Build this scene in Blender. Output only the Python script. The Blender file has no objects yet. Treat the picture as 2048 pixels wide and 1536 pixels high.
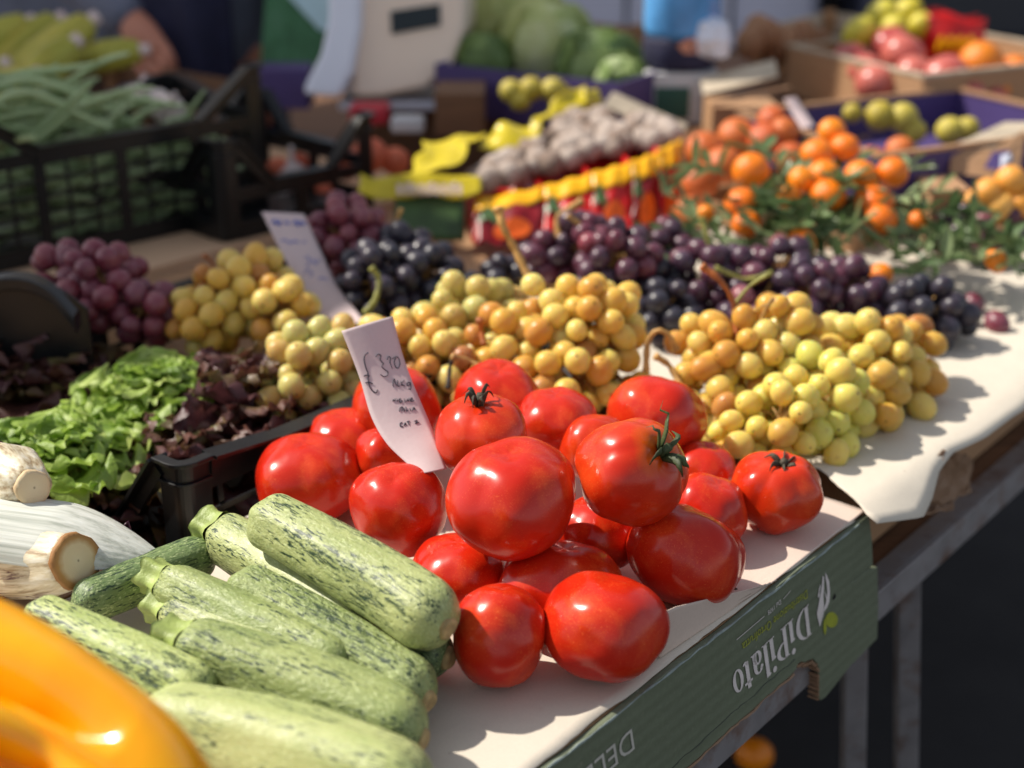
DEBUG = False
SKYS, SUNS, EXPO, APER = .13, 5.0, 0.20, .0145
SKYSAT = .42
PSPIN = 0.0
SHADE_POLY = [(-.30, .66), (.22, .64), (.42, .98), (1.2, .92), (1.3, .62), (2.4, .62), (2.4, 2.3), (-.7, 2.3), (-.7, 1.3)]  # shade wanted on the table, outline for the added sunshade
import bpy, bmesh, math, random
import numpy as np
from mathutils import Matrix, Vector, noise
from math import sin, cos, tan, pi, radians, sqrt, exp, atan2

R = random.Random(7)
scene = bpy.context.scene
col = scene.collection

# ------------------------------------------------------------------ camera geometry (used to turn measured positions into metres)
F = 2844.0; CZ = 1.42; PIT = radians(22)
def ray(px, py):
    x = (px - 1024) / F; y = -(py - 768) / F
    return Vector((x, cos(PIT) + y * sin(PIT), -sin(PIT) + y * cos(PIT)))
def atz(px, py, z):
    d = ray(px, py); t = (z - CZ) / d.z
    return Vector((0, 0, CZ)) + d * t
def atd(px, py, t):
    return Vector((0, 0, CZ)) + ray(px, py) * t
def depth(p):
    return p[1] * cos(PIT) - (p[2] - CZ) * sin(PIT)
CAMX = Vector((1, 0, 0)); CAMY = Vector((0, sin(PIT), cos(PIT))); CAMF = Vector((0, cos(PIT), -sin(PIT)))
# table frame: u runs along the stall edge (away from the camera), v into the stall, origin at the far corner of the green box
YAW = radians(39.3)
DU = Vector((sin(YAW), cos(YAW), 0)); DV = Vector((-cos(YAW), sin(YAW), 0)); C0 = Vector((.306, 1.087, 0))
def tb(u, v, z=0.):
    return C0 + DU * u + DV * v + Vector((0, 0, z))
def uv_of(p):
    d = Vector(p) - C0
    return d.dot(DU), d.dot(DV)
TBL = .755; PAP = .862
SUN = Vector((-.63, .205, .75)).normalized()

# ------------------------------------------------------------------ object helpers
def tag(o, label, cat, group=None, kind=None):
    if label: o['label'] = label
    if cat: o['category'] = cat
    if group: o['group'] = group
    if kind: o['kind'] = kind
    return o
def empty(name, loc=(0, 0, 0), M=None):
    o = bpy.data.objects.new(name, None); col.objects.link(o); o.empty_display_size = .02
    if M is not None: o.matrix_world = M
    else: o.location = loc
    return o
def mk(name, V, Fc, mat, parent=None, smooth=True, M=None, mats=None, midx=None):
    me = bpy.data.meshes.new(name)
    me.from_pydata([tuple(map(float, v)) for v in V], [], [tuple(int(i) for i in f) for f in Fc])
    me.update()
    for m in (mats or ([mat] if mat else [])): me.materials.append(m)
    if smooth: me.polygons.foreach_set('use_smooth', [True] * len(me.polygons))
    if midx is not None: me.polygons.foreach_set('material_index', midx)
    return inst(name, me, parent, M)
def inst(name, me, parent=None, M=None):
    o = bpy.data.objects.new(name, me); col.objects.link(o)
    if parent is not None: o.parent = parent
    if M is not None: o.matrix_basis = M
    return o
def bevel(o, w=.002, n=2, ang=40):
    b = o.modifiers.new('bevel', 'BEVEL'); b.width = w; b.segments = n; b.limit_method = 'ANGLE'; b.angle_limit = radians(ang)
    return o
def solid(o, t=.0006, off=0):
    s = o.modifiers.new('solid', 'SOLIDIFY'); s.thickness = t; s.offset = off
    return o
def frame(axis, up=Vector((0, 0, 1)), loc=(0, 0, 0), which='z'):
    """matrix whose local z (or x) is axis"""
    a = Vector(axis).normalized()
    if abs(a.dot(up)) > .98: up = Vector((0, 1, 0)) if abs(a.y) < .9 else Vector((1, 0, 0))
    s = up.cross(a).normalized(); t = a.cross(s)
    if which == 'z': cols = (s, t, a)
    else: cols = (a, s, t)
    m = Matrix((cols[0], cols[1], cols[2])).transposed().to_4x4(); m.translation = Vector(loc)
    return m
class MB:
    """collects shapes into one mesh"""
    def __init__(s): s.V = []; s.F = []; s.m = []
    def add(s, V, Fc, mi=0):
        n = len(s.V); s.V += [tuple(v) for v in V]; s.F += [tuple(i + n for i in f) for f in Fc]; s.m += [mi] * len(Fc); return s
    def box(s, x0, x1, y0, y1, z0, z1, mi=0, f=None):
        V = [(x, y, z) for z in (z0, z1) for y in (y0, y1) for x in (x0, x1)]
        if f: V = [f(*p) for p in V]
        return s.add(V, [(0, 2, 3, 1), (4, 5, 7, 6), (0, 1, 5, 4), (2, 6, 7, 3), (0, 4, 6, 2), (1, 3, 7, 5)], mi)
    def tube(s, pts, rad, n=8, mi=0, sq=1.0):
        V, Fc = tube(pts, rad, n, sq); return s.add(V, Fc, mi)
    def prism(s, poly, d, mi=0):
        """poly: 3D points of a planar outline, extruded by vector d"""
        n = len(poly); V = [Vector(p) for p in poly] + [Vector(p) + Vector(d) for p in poly]
        return s.add(V, [tuple(range(n))[::-1], tuple(range(n, 2 * n))] + [(i, (i + 1) % n, n + (i + 1) % n, n + i) for i in range(n)], mi)
    def build(s, name, mat, parent=None, smooth=False, M=None, mats=None):
        return mk(name, s.V, s.F, mat, parent, smooth, M, mats, s.m if mats else None)
def tube(pts, rad, n=8, sq=1.0):
    pts = [Vector(p) for p in pts]; k = len(pts)
    if not hasattr(rad, '__len__'): rad = [rad] * k
    V = []; Fc = []; nrm = None
    for i, p in enumerate(pts):
        t = (pts[min(i + 1, k - 1)] - pts[max(i - 1, 0)]).normalized()
        if nrm is None:
            nrm = t.orthogonal().normalized()
        nrm = (nrm - t * nrm.dot(t)).normalized(); b = t.cross(nrm)
        for j in range(n):
            a = 2 * pi * j / n
            V.append(p + (nrm * cos(a) + b * sin(a) * sq) * rad[i])
    for i in range(k - 1):
        for j in range(n):
            Fc.append((i * n + j, i * n + (j + 1) % n, (i + 1) * n + (j + 1) % n, (i + 1) * n + j))
    V += [pts[0], pts[-1]]
    a0, a1 = len(V) - 2, len(V) - 1
    for j in range(n):
        Fc.append((a0, (j + 1) % n, j)); Fc.append((a1, (k - 1) * n + j, (k - 1) * n + (j + 1) % n))
    return V, Fc
def catmull(P, m=6):
    P = [Vector(p) for p in P]; out = []
    for i in range(len(P) - 1):
        a = P[max(i - 1, 0)]; b = P[i]; c = P[i + 1]; d = P[min(i + 2, len(P) - 1)]
        for j in range(m):
            t = j / m
            out.append(.5 * ((2 * b) + (c - a) * t + (2 * a - 5 * b + 4 * c - d) * t * t + (3 * b - a - 3 * c + d) * t ** 3))
    out.append(P[-1]); return out
def grid(fn, nu, nv):
    """fn(s,t) -> point, s,t in 0..1"""
    V = [fn(i / nu, j / nv) for j in range(nv + 1) for i in range(nu + 1)]
    Fc = [(j * (nu + 1) + i, j * (nu + 1) + i + 1, (j + 1) * (nu + 1) + i + 1, (j + 1) * (nu + 1) + i) for j in range(nv) for i in range(nu)]
    return V, Fc
def revolve(prof, n=32, lobes=None):
    """prof: list of (r,z), closed with poles"""
    V = []; k = len(prof)
    for i, (r, z) in enumerate(prof):
        for j in range(n):
            a = 2 * pi * j / n; q = lobes(a, i / (k - 1)) if lobes else 1
            V.append((r * q * cos(a), r * q * sin(a), z))
    Fc = [(i * n + j, i * n + (j + 1) % n, (i + 1) * n + (j + 1) % n, (i + 1) * n + j) for i in range(k - 1) for j in range(n)]
    V += [(0, 0, prof[0][1]), (0, 0, prof[-1][1])]
    for j in range(n):
        Fc.append((len(V) - 2, (j + 1) % n, j)); Fc.append((len(V) - 1, (k - 1) * n + j, (k - 1) * n + (j + 1) % n))
    return V, Fc

# ------------------------------------------------------------------ material helpers
def srgb(r, g, b):
    f = lambda c: (c / 255 / 12.92) if c / 255 <= .04045 else ((c / 255 + .055) / 1.055) ** 2.4
    return (f(r), f(g), f(b), 1)
class NT:
    def __init__(s, name):
        s.m = bpy.data.materials.new(name); s.m.use_nodes = True; s.t = s.m.node_tree; s.n = s.t.nodes; s.b = s.n['Principled BSDF']
        s.out = s.n['Material Output']
    def new(s, typ, **kw):
        o = s.n.new(typ)
        for k, v in kw.items(): setattr(o, k, v)
        return o
    def put(s, sock, val):
        if isinstance(val, bpy.types.NodeSocket): s.t.links.new(val, sock)
        else: sock.default_value = val
    def set(s, **kw):
        for k, v in kw.items(): s.put(s.b.inputs[k.replace('_', ' ')], v)
        return s
    def coord(s, kind='Object', scale=None, off=None):
        c = s.new('ShaderNodeTexCoord').outputs[kind]
        if scale is not None or off is not None:
            mp = s.new('ShaderNodeMapping'); s.t.links.new(c, mp.inputs[0])
            if scale is not None: mp.inputs['Scale'].default_value = scale if hasattr(scale, '__len__') else (scale,) * 3
            if off is not None: s.put(mp.inputs['Location'], off)
            c = mp.outputs[0]
        return c
    def noise(s, vec, scale=5, detail=3, rough=.5, dist=0, out=0):
        o = s.new('ShaderNodeTexNoise'); s.put(o.inputs['Vector'], vec); o.inputs['Scale'].default_value = scale; o.inputs['Detail'].default_value = detail
        o.inputs['Roughness'].default_value = rough; o.inputs['Distortion'].default_value = dist
        return o.outputs[out]
    def vor(s, vec, scale=5, feat='F1', out='Distance'):
        o = s.new('ShaderNodeTexVoronoi', feature=feat); s.put(o.inputs['Vector'], vec); o.inputs['Scale'].default_value = scale
        return o.outputs[out]
    def ramp(s, fac, stops, interp='LINEAR'):
        o = s.new('ShaderNodeValToRGB'); o.color_ramp.interpolation = interp
        while len(o.color_ramp.elements) < len(stops): o.color_ramp.elements.new(.5)
        for e, (p, c) in zip(o.color_ramp.elements, stops):
            e.position = p; e.color = c if hasattr(c, '__len__') else (c, c, c, 1)
        s.put(o.inputs[0], fac); return o.outputs[0]
    def mix(s, fac, a, b, mode='MIX'):
        o = s.new('ShaderNodeMix', data_type='RGBA', blend_type=mode)
        s.put(o.inputs[0], fac); s.put(o.inputs[6], a); s.put(o.inputs[7], b); return o.outputs[2]
    def math(s, op, a, b=0., c=None):
        o = s.new('ShaderNodeMath', operation=op); s.put(o.inputs[0], a); s.put(o.inputs[1], b)
        if c is not None: s.put(o.inputs[2], c)
        return o.outputs[0]
    def sep(s, vec):
        o = s.new('ShaderNodeSeparateXYZ'); s.put(o.inputs[0], vec); return o.outputs
    def comb(s, x, y, z):
        o = s.new('ShaderNodeCombineXYZ'); s.put(o.inputs[0], x); s.put(o.inputs[1], y); s.put(o.inputs[2], z); return o.outputs[0]
    def rnd(s): return s.new('ShaderNodeObjectInfo').outputs['Random']
    def bump(s, h, strength=.3, dist=.001, nrm=None):
        o = s.new('ShaderNodeBump'); o.inputs['Strength'].default_value = strength; o.inputs['Distance'].default_value = dist
        s.put(o.inputs['Height'], h)
        if nrm is not None: s.put(o.inputs['Normal'], nrm)
        s.put(s.b.inputs['Normal'], o.outputs[0]); return o.outputs[0]
    def sss(s, w, radius, scale):
        s.b.inputs['Subsurface Weight'].default_value = w; s.b.inputs['Subsurface Radius'].default_value = radius; s.b.inputs['Subsurface Scale'].default_value = scale
        return s
def plain(name, c, rough=.6, metal=0., var=.12, scale=12, bump=.1, spec=.5):
    t = NT(name); co = t.coord()
    n = t.noise(co, scale, 4)
    dark = tuple(x * (1 - var) for x in c[:3]) + (1,); lite = tuple(min(1, x * (1 + var)) for x in c[:3]) + (1,)
    t.set(Base_Color=t.ramp(n, [(.3, dark), (.7, lite)]), Roughness=rough, Metallic=metal)
    t.b.inputs['Specular IOR Level'].default_value = spec
    if bump: t.bump(t.noise(co, scale * 8, 3), bump, .001)
    return t.m
MAT = {}
def t_map(t, vec, sc):
    mp = t.new('ShaderNodeMapping'); t.t.links.new(vec, mp.inputs[0]); mp.inputs['Scale'].default_value = sc; return mp.outputs[0]
# tomato skin
def tomato_mat(name, c1, c2, shoulder):
    t = NT(name); co = t.coord(); x, y, z = t.sep(co); rn = t.rnd()
    big = t.noise(co, 18, 3); off = t.math('MULTIPLY', rn, 40.)
    base = t.mix(t.ramp(big, [(.35, 0.), (.7, 1.)]), c1, c2)
    # tiny pale dots in the skin
    dots = t.ramp(t.noise(co, 900, 2, .6), [(.58, 0.), (.72, 1.)])
    dmask = t.ramp(t.noise(co, 30, 2), [(.36, .06), (.65, .55)])
    blot = t.ramp(t.noise(co, 34, 5, .7, .6), [(.5, 0.), (.72, .5)]); base = t.mix(blot, base, srgb(226, 92, 40))
    scr = t.ramp(t.noise(t_map(t, co, (25, 25, 120)), 1, 5, .75, 1.2), [(.68, 0.), (.72, .5)]); base = t.mix(scr, base, srgb(186, 96, 60))
    base = t.mix(t.math('MULTIPLY', dots, dmask), base, srgb(236, 120, 60))
    # orange-yellow shoulders round the stalk on some fruits
    rho = t.math('SQRT', t.math('ADD', t.math('MULTIPLY', x, x), t.math('MULTIPLY', y, y)))
    sh = t.math('MULTIPLY', t.ramp(t.math('ADD', t.math('MULTIPLY', z, 17.), t.math('MULTIPLY', big, .45)), [(.72, 0.), (.95, 1.)]), shoulder)
    base = t.mix(sh, base, srgb(225, 120, 20))
    # corky scar at blossom end
    sc = t.math('MULTIPLY', t.math('LESS_THAN', rho, t.math('ADD', .0008, t.math('MULTIPLY', big, .002))), t.math('LESS_THAN', z, 0.))
    base = t.mix(sc, base, srgb(150, 95, 60))
    t.set(Base_Color=base, Roughness=t.ramp(t.noise(co, 70, 4), [(.3, .17), (.75, .29)]))
    t.b.inputs['Coat Weight'].default_value = 0.
    t.sss(.06, (1, .2, .1), .005); t.b.inputs['Specular IOR Level'].default_value = .42
    h = t.math('ADD', t.math('MULTIPLY', t.noise(co, 1300, 2), .16), t.math('MULTIPLY', t.noise(co, 40, 3), 1.))
    t.bump(h, .13, .0012)
    return t.m
MAT['tomato'] = tomato_mat('tomato_skin', srgb(188, 30, 12), srgb(206, 48, 18), 0.)
MAT['tomato_orange'] = tomato_mat('tomato_skin_orange', srgb(194, 38, 12), srgb(212, 64, 20), .0)
MAT['tomato_shoulder'] = tomato_mat('tomato_skin_yellow_shoulder', srgb(194, 38, 12), srgb(212, 62, 20), .8)
MAT['calyx'] = plain('calyx_green', srgb(62, 74, 36), .6, 0, .5, 60, .4)
MAT['calyx_dry'] = plain('calyx_dry', srgb(66, 58, 42), .7, 0, .5, 80, .5)
# courgette skin
def zuc_mat(name, pale, mid, dark, wart, streak, strs=1.):
    t = NT(name); rn = t.rnd(); off = t.comb(t.math('MULTIPLY', rn, 13.), t.math('MULTIPLY', rn, 7.), 0.)
    co = t.coord('Object', None, off); raw = t.coord('Object'); x, y, z = t.sep(raw)
    st = lambda sx, sy: (lambda mp: mp)(t_map(t, co, (sx, sy, sy)))
    fine = t.noise(st(90, 420), 1, 3, .6); body = t.noise(st(14, 40), 1, 3)
    base = t.mix(t.ramp(body, [(.35, 0.), (.68, 1.)]), pale, mid)
    base = t.mix(t.math('MULTIPLY', t.ramp(fine, [(.5, 0.), (.75, 1.)]), .45), base, dark)
    # small pale flecks
    fl = t.ramp(t.noise(st(300, 700), 1, 2), [(.56, 0.), (.68, .5)])
    base = t.mix(fl, base, srgb(206, 216, 160))
    # dark broken streaks running lengthwise
    s1 = t.noise(st(105, 640), 1, 2, .55, .4); m1 = t.noise(st(16, 60), 1, 2)
    sk = t.math('MULTIPLY', t.ramp(s1, [(.55, 0.), (.60, 1.)]), t.ramp(m1, [(.5 - streak, 0.), (.56 - streak, 1.)]))
    s2 = t.noise(st(68, 360), 1, 4, .8, .9); m2 = t.noise(st(9, 46), 1, 1)
    sk2 = t.math('MULTIPLY', t.ramp(s2, [(.5, 0.), (.56, 1.)]), t.ramp(m2, [(.60 - streak, 0.), (.66 - streak, 1.)]))
    base = t.mix(t.math('MULTIPLY', t.math('MAXIMUM', sk, sk2), strs), base, srgb(40, 62, 36))
    t.set(Base_Color=base, Roughness=t.ramp(t.noise(co, 120, 2), [(.3, .38), (.7, .58)]))
    t.b.inputs['Coat Weight'].default_value = .08; t.b.inputs['Coat Roughness'].default_value = .3
    t.sss(.08, (.6, 1, .3), .004)
    h = t.math('ADD', t.math('MULTIPLY', t.noise(st(150, 240), 1, 4, .6, .5), wart), t.math('MULTIPLY', t.noise(co, 650, 2), .12))
    t.bump(h, .8, .0026)
    return t.m
MAT['zuc_pale'] = zuc_mat('courgette_pale', srgb(174, 180, 118), srgb(152, 162, 100), srgb(112, 128, 78), .7, .03)
MAT['zuc_warty'] = zuc_mat('courgette_warty', srgb(152, 164, 102), srgb(128, 144, 82), srgb(88, 108, 62), 1.9, .05)
MAT['zuc_mid'] = zuc_mat('courgette_mid', srgb(158, 168, 104), srgb(136, 150, 88), srgb(98, 118, 68), .8, .02)
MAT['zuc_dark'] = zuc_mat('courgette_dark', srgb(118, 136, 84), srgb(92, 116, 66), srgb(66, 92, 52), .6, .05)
MAT['zuc_yel'] = zuc_mat('courgette_yellowish', srgb(182, 188, 126), srgb(164, 174, 110), srgb(140, 156, 90), .35, -.03, .8)
MAT['zuc_mottle'] = zuc_mat('courgette_mottled', srgb(186, 194, 122), srgb(160, 176, 104), srgb(104, 128, 78), .7, .10)
MAT['zuc_stem'] = plain('courgette_stalk', srgb(150, 166, 90), .5, 0, .35, 60, .5)
MAT['zuc_scar'] = plain('courgette_scar', srgb(176, 150, 102), .8, 0, .35, 160, .6)
# grapes
def grape_mat(name, stops, bloom, bc, w=.85, rough=.26, sss=(1, .62, .2), dot=(90, 60, 30), trans=.0):
    t = NT(name); rn = t.rnd(); co = t.coord(); x, y, z = t.sep(co)
    base = t.ramp(rn, stops)
    n = t.noise(t_map(t, co, (1, 1, 1)), 60, 3); spot = t.noise(co, 260, 3)
    base = t.mix(t.math('MULTIPLY', t.ramp(t.noise(co, 90, 4, .65), [(.60, 0.), (.70, 1.)]), .5), base, srgb(146, 88, 40) if dot == (90, 60, 30) else base)
    base = t.mix(t.math('MULTIPLY', t.ramp(n, [(.3, 0.), (.75, 1.)]), bloom), base, bc)
    rho = t.math('SQRT', t.math('ADD', t.math('MULTIPLY', x, x), t.math('MULTIPLY', y, y)))
    sc = t.math('MULTIPLY', t.math('LESS_THAN', rho, .0011), t.math('GREATER_THAN', z, 0.))
    base = t.mix(sc, base, srgb(*dot))
    t.set(Base_Color=base, Roughness=t.ramp(n, [(.3, rough), (.75, rough + .18)]))
    t.sss(w, sss, .014)
    t.bump(spot, .08, .0006)
    if trans: t.b.inputs['Transmission Weight'].default_value = trans; t.b.inputs['IOR'].default_value = 1.37
    return t.m
MAT['g_gold'] = grape_mat('grape_gold', [(0, srgb(230, 214, 128)), (.35, srgb(234, 206, 108)), (.7, srgb(228, 188, 86)), (.9, srgb(216, 164, 72)), (1, srgb(186, 124, 66))], .12, srgb(232, 214, 160), trans=.16)
MAT['g_amber'] = grape_mat('grape_amber', [(0, srgb(230, 208, 122)), (.35, srgb(230, 194, 96)), (.7, srgb(222, 172, 72)), (.9, srgb(206, 146, 62)), (1, srgb(172, 108, 62))], .12, srgb(228, 204, 160), trans=.16)
MAT['g_lime'] = grape_mat('grape_lime', [(0, srgb(216, 212, 104)), (.3, srgb(232, 218, 112)), (.85, srgb(234, 204, 106)), (1, srgb(212, 168, 76))], .10, srgb(228, 220, 160), trans=.16)
MAT['g_green'] = grape_mat('grape_greenish', [(0, srgb(196, 192, 116)), (.5, srgb(208, 194, 110)), (1, srgb(206, 168, 92))], .25, srgb(220, 214, 168), trans=.16)
MAT['g_red'] = grape_mat('grape_red', [(0, srgb(120, 36, 52)), (.5, srgb(104, 38, 56)), (1, srgb(134, 56, 62))], .38, srgb(150, 112, 124), .3, .3, (1, .3, .3), (60, 40, 40))
MAT['g_redglobe'] = grape_mat('grape_red_globe', [(0, srgb(96, 22, 40)), (.4, srgb(70, 20, 38)), (.75, srgb(44, 20, 34)), (1, srgb(144, 42, 50))], .3, srgb(140, 118, 140), .2, .26, (1, .3, .3), (60, 40, 40))
MAT['g_purple'] = grape_mat('grape_purple', [(0, srgb(66, 24, 44)), (.5, srgb(44, 22, 38)), (.85, srgb(84, 28, 46)), (1, srgb(156, 86, 88))], .3, srgb(120, 108, 134), .15, .28, (1, .3, .4), (50, 40, 40))
MAT['g_black'] = grape_mat('grape_black', [(0, srgb(26, 22, 32)), (.6, srgb(36, 26, 38)), (1, srgb(46, 32, 44))], .36, srgb(92, 92, 108), .1, .3, (1, .4, .5), (40, 36, 40))
MAT['stem_tan'] = plain('vine_stem_tan', srgb(186, 142, 78), .6, 0, .35, 60, .3)
MAT['stem_brown'] = plain('vine_stem_brown', srgb(164, 92, 40), .6, 0, .35, 60, .3)
MAT['stem_green'] = plain('vine_stem_green', srgb(140, 138, 66), .6, 0, .35, 60, .3)
# leaves
def leaf_mat(name, stops, rough=.4, tr=.3, vein=None, nscale=25, bump=.5):
    t = NT(name); co = t.coord(); rn = t.rnd(); g = t.math('ADD', t.math('MULTIPLY', t.noise(co, nscale, 3), .7), t.math('MULTIPLY', rn, .45))
    base = t.ramp(g, stops); t.set(Base_Color=base, Roughness=rough)
    t.bump(t.noise(co, nscale * 5, 3), bump, .003)
    tl = t.new('ShaderNodeBsdfTranslucent'); t.put(tl.inputs[0], base); mx = t.new('ShaderNodeMixShader'); mx.inputs[0].default_value = tr
    t.t.links.new(t.b.outputs[0], mx.inputs[1]); t.t.links.new(tl.outputs[0], mx.inputs[2]); t.t.links.new(mx.outputs[0], t.out.inputs[0])
    return t.m
MAT['lettuce'] = leaf_mat('lettuce_green', [(.25, srgb(116, 148, 58)), (.55, srgb(160, 188, 82)), (.85, srgb(196, 212, 124))], .45, .4, None, 40)
MAT['redleaf'] = leaf_mat('lettuce_red', [(.2, srgb(60, 36, 42)), (.45, srgb(84, 48, 50)), (.68, srgb(104, 66, 54)), (.95, srgb(110, 112, 56))], .45, .25)
MAT['darkleaf'] = leaf_mat('citrus_leaf', [(.3, srgb(70, 94, 58)), (.6, srgb(104, 128, 82)), (.9, srgb(150, 166, 118))], .36, .25, None, 30, .2)
MAT['cabbage'] = leaf_mat('cabbage_leaf', [(.25, srgb(172, 186, 100)), (.6, srgb(214, 220, 146)), (.9, srgb(240, 240, 196))], .4, .35)
MAT['savoy'] = leaf_mat('savoy_leaf', [(.25, srgb(92, 116, 60)), (.6, srgb(126, 150, 82)), (.9, srgb(170, 186, 120))], .45, .25)
MAT['husk'] = leaf_mat('corn_husk', [(.25, srgb(158, 146, 40)), (.55, srgb(186, 184, 76)), (.85, srgb(212, 194, 84))], .5, .15)
MAT['bean'] = leaf_mat('green_bean', [(.25, srgb(138, 160, 108)), (.6, srgb(174, 194, 142)), (.9, srgb(202, 216, 174))], .4, .08)
# radicchio
def rad_mat():
    t = NT('radicchio_rib'); co = t.coord(); x, y, z = t.sep(co)
    st = t.noise(t_map(t, co, (12, 160, 160)), 1, 4, .6)
    base = t.ramp(st, [(.36, srgb(146, 122, 88)), (.5, srgb(204, 192, 162)), (.68, srgb(230, 226, 210))])
    pur = t.math('MULTIPLY', t.ramp(t.noise(t_map(t, co, (13, 110, 110)), 1, 4, .65, .4), [(.54, 0.), (.60, 1.)]), t.ramp(t.math('MULTIPLY', x, 8.), [(.14, 0.), (.4, 1.)]))
    base = t.mix(pur, base, srgb(70, 16, 34))
    t.set(Base_Color=base, Roughness=.38); t.sss(.15, (1, .9, .6), .006); t.bump(st, .3, .002)
    return t.m
MAT['radic'] = rad_mat()
def cut_mat():
    t = NT('cut_root'); co = t.coord(); x, y, z = t.sep(co)
    rho = t.math('SQRT', t.math('ADD', t.math('MULTIPLY', y, y), t.math('MULTIPLY', z, z)))
    n = t.noise(co, 220, 4)
    r = t.math('ADD', t.math('MULTIPLY', rho, 45.), t.math('MULTIPLY', n, .12))
    t.set(Base_Color=t.ramp(r, [(.05, srgb(120, 104, 80)), (.12, srgb(222, 206, 172)), (.6, srgb(216, 196, 158)), (.8, srgb(176, 132, 74)), (1., srgb(150, 104, 56))]), Roughness=.7)
    t.bump(n, .5, .001); return t.m
MAT['cut'] = cut_mat()
MAT['purple_leaf'] = leaf_mat('radicchio_leaf', [(.3, srgb(60, 18, 40)), (.7, srgb(92, 40, 66)), (.95, srgb(170, 140, 150))], .4, .15)
MAT['white_leaf'] = leaf_mat('radicchio_white_leaf', [(.3, srgb(188, 192, 184)), (.7, srgb(214, 218, 208)), (.95, srgb(228, 230, 222))], .35, .15, None, 12, .3)
t = NT('radicchio_white_rib'); co = t.coord(); st_ = t.noise(t_map(t, co, (5, 170, 170)), 1, 4, .6)
t.set(Base_Color=t.ramp(st_, [(.34, srgb(168, 172, 160)), (.5, srgb(206, 208, 198)), (.7, srgb(226, 228, 220))]), Roughness=.4); t.bump(st_, .35, .002); t.sss(.1, (1, .9, .7), .004); MAT['white_leaf'] = t.m
# pepper
t = NT('yellow_pepper'); co = t.coord()
t.set(Base_Color=t.ramp(t.noise(co, 14, 2), [(.3, srgb(240, 158, 0)), (.7, srgb(248, 180, 0))]), Roughness=.16)
t.b.inputs['Coat Weight'].default_value = .3; t.b.inputs['Coat Roughness'].default_value = .08; t.sss(.5, (1, .55, .05), .03); t.bump(t.noise(co, 40, 2), .15, .003)
MAT['pepper'] = t.m
# citrus and other fruit
def fruit(name, a, b, rough=.4, sc=20, peel=.25, sss=.1):
    t = NT(name); co = t.coord(); rn = t.rnd()
    g = t.math('ADD', t.math('MULTIPLY', t.noise(co, sc, 3), .75), t.math('MULTIPLY', rn, .3))
    t.set(Base_Color=t.ramp(g, [(.3, a), (.75, b)]), Roughness=rough); t.sss(sss, (1, .5, .2), .008)
    t.bump(t.noise(co, 420, 2), peel, .0012); return t.m
MAT['mandarin'] = fruit('mandarin_peel', srgb(234, 104, 6), srgb(242, 146, 16), .34)
MAT['persimmon'] = fruit('persimmon_skin', srgb(190, 78, 28), srgb(208, 116, 44), .45)
MAT['apple'] = fruit('apple_skin', srgb(158, 40, 52), srgb(206, 116, 100), .32, 16, .05)
MAT['orange'] = fruit('orange_peel', srgb(222, 112, 10), srgb(230, 140, 22), .42)
MAT['lemon'] = fruit('lemon_peel', srgb(200, 184, 40), srgb(214, 204, 76), .42)
MAT['quince'] = fruit('quince_skin', srgb(170, 150, 40), srgb(196, 180, 74), .5)
MAT['plum'] = fruit('yellow_plum', srgb(232, 150, 48), srgb(236, 180, 92), .35)
MAT['peach'] = fruit('peach_skin', srgb(206, 70, 44), srgb(226, 130, 90), .55)
MAT['garlic'] = fruit('garlic_skin', srgb(214, 186, 184), srgb(228, 214, 206), .5, 40, .2)
MAT['nut'] = fruit('walnut_shell', srgb(120, 86, 62), srgb(222, 206, 194), .6, 30, .8, 0)
MAT['potato'] = fruit('potato_skin', srgb(140, 96, 66), srgb(168, 124, 90), .7)
# paper
def paper_mat(name, c, spots=True):
    t = NT(name); co = t.coord(); f = t.noise(co, 500, 4, .6); n = t.noise(co, 7, 3)
    base = t.mix(t.ramp(n, [(.3, 0.), (.7, 1.)]), c, tuple(x * .93 for x in c[:3]) + (1,))
    base = t.mix(t.ramp(f, [(.35, .14), (.6, 0.)]), base, tuple(x * .6 for x in c[:3]) + (1,))
    sp = t.ramp(t.vor(co, 55), [(.03, 1.), (.05, 0.)])
    base = t.mix(t.math('MULTIPLY', sp, t.ramp(t.noise(co, 23, 2), [(.58, 0.), (.62, .6)])), base, srgb(120, 90, 66))
    st = t.ramp(t.noise(co, 16, 4, .6), [(.66, 0.), (.74, .22)]); base = t.mix(st, base, srgb(168, 128, 110))
    t.set(Base_Color=base, Roughness=.75)
    h = t.math('ADD', t.math('MULTIPLY', f, .15), t.noise(co, 26, 3, .5, .5)); t.bump(h, .35, .0025)
    return t.m
MAT['paper'] = paper_mat('wrapping_paper', srgb(214, 204, 188))
MAT['paper_pink'] = paper_mat('wrapping_paper_back', srgb(214, 194, 180))
t = NT('tag_paper'); co = t.coord(); t.set(Base_Color=t.mix(t.ramp(t.noise(co, 400, 3), [(.4, 0.), (.7, .12)]), srgb(214, 194, 194), srgb(190, 166, 164)), Roughness=.7)
t.bump(t.noise(co, 300, 3), .2, .0006); tl = t.new('ShaderNodeBsdfTranslucent'); tl.inputs[0].default_value = srgb(222, 186, 180); mx = t.new('ShaderNodeMixShader'); mx.inputs[0].default_value = .12
t.t.links.new(t.b.outputs[0], mx.inputs[1]); t.t.links.new(tl.outputs[0], mx.inputs[2]); t.t.links.new(mx.outputs[0], t.out.inputs[0])
MAT['tag'] = t.m
MAT['ink'] = plain('pen_ink', srgb(52, 44, 60), .6, 0, .1, 10, 0)
MAT['ink_blue'] = plain('blue_marker', srgb(84, 104, 190), .6, 0, .1, 10, 0)
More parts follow.
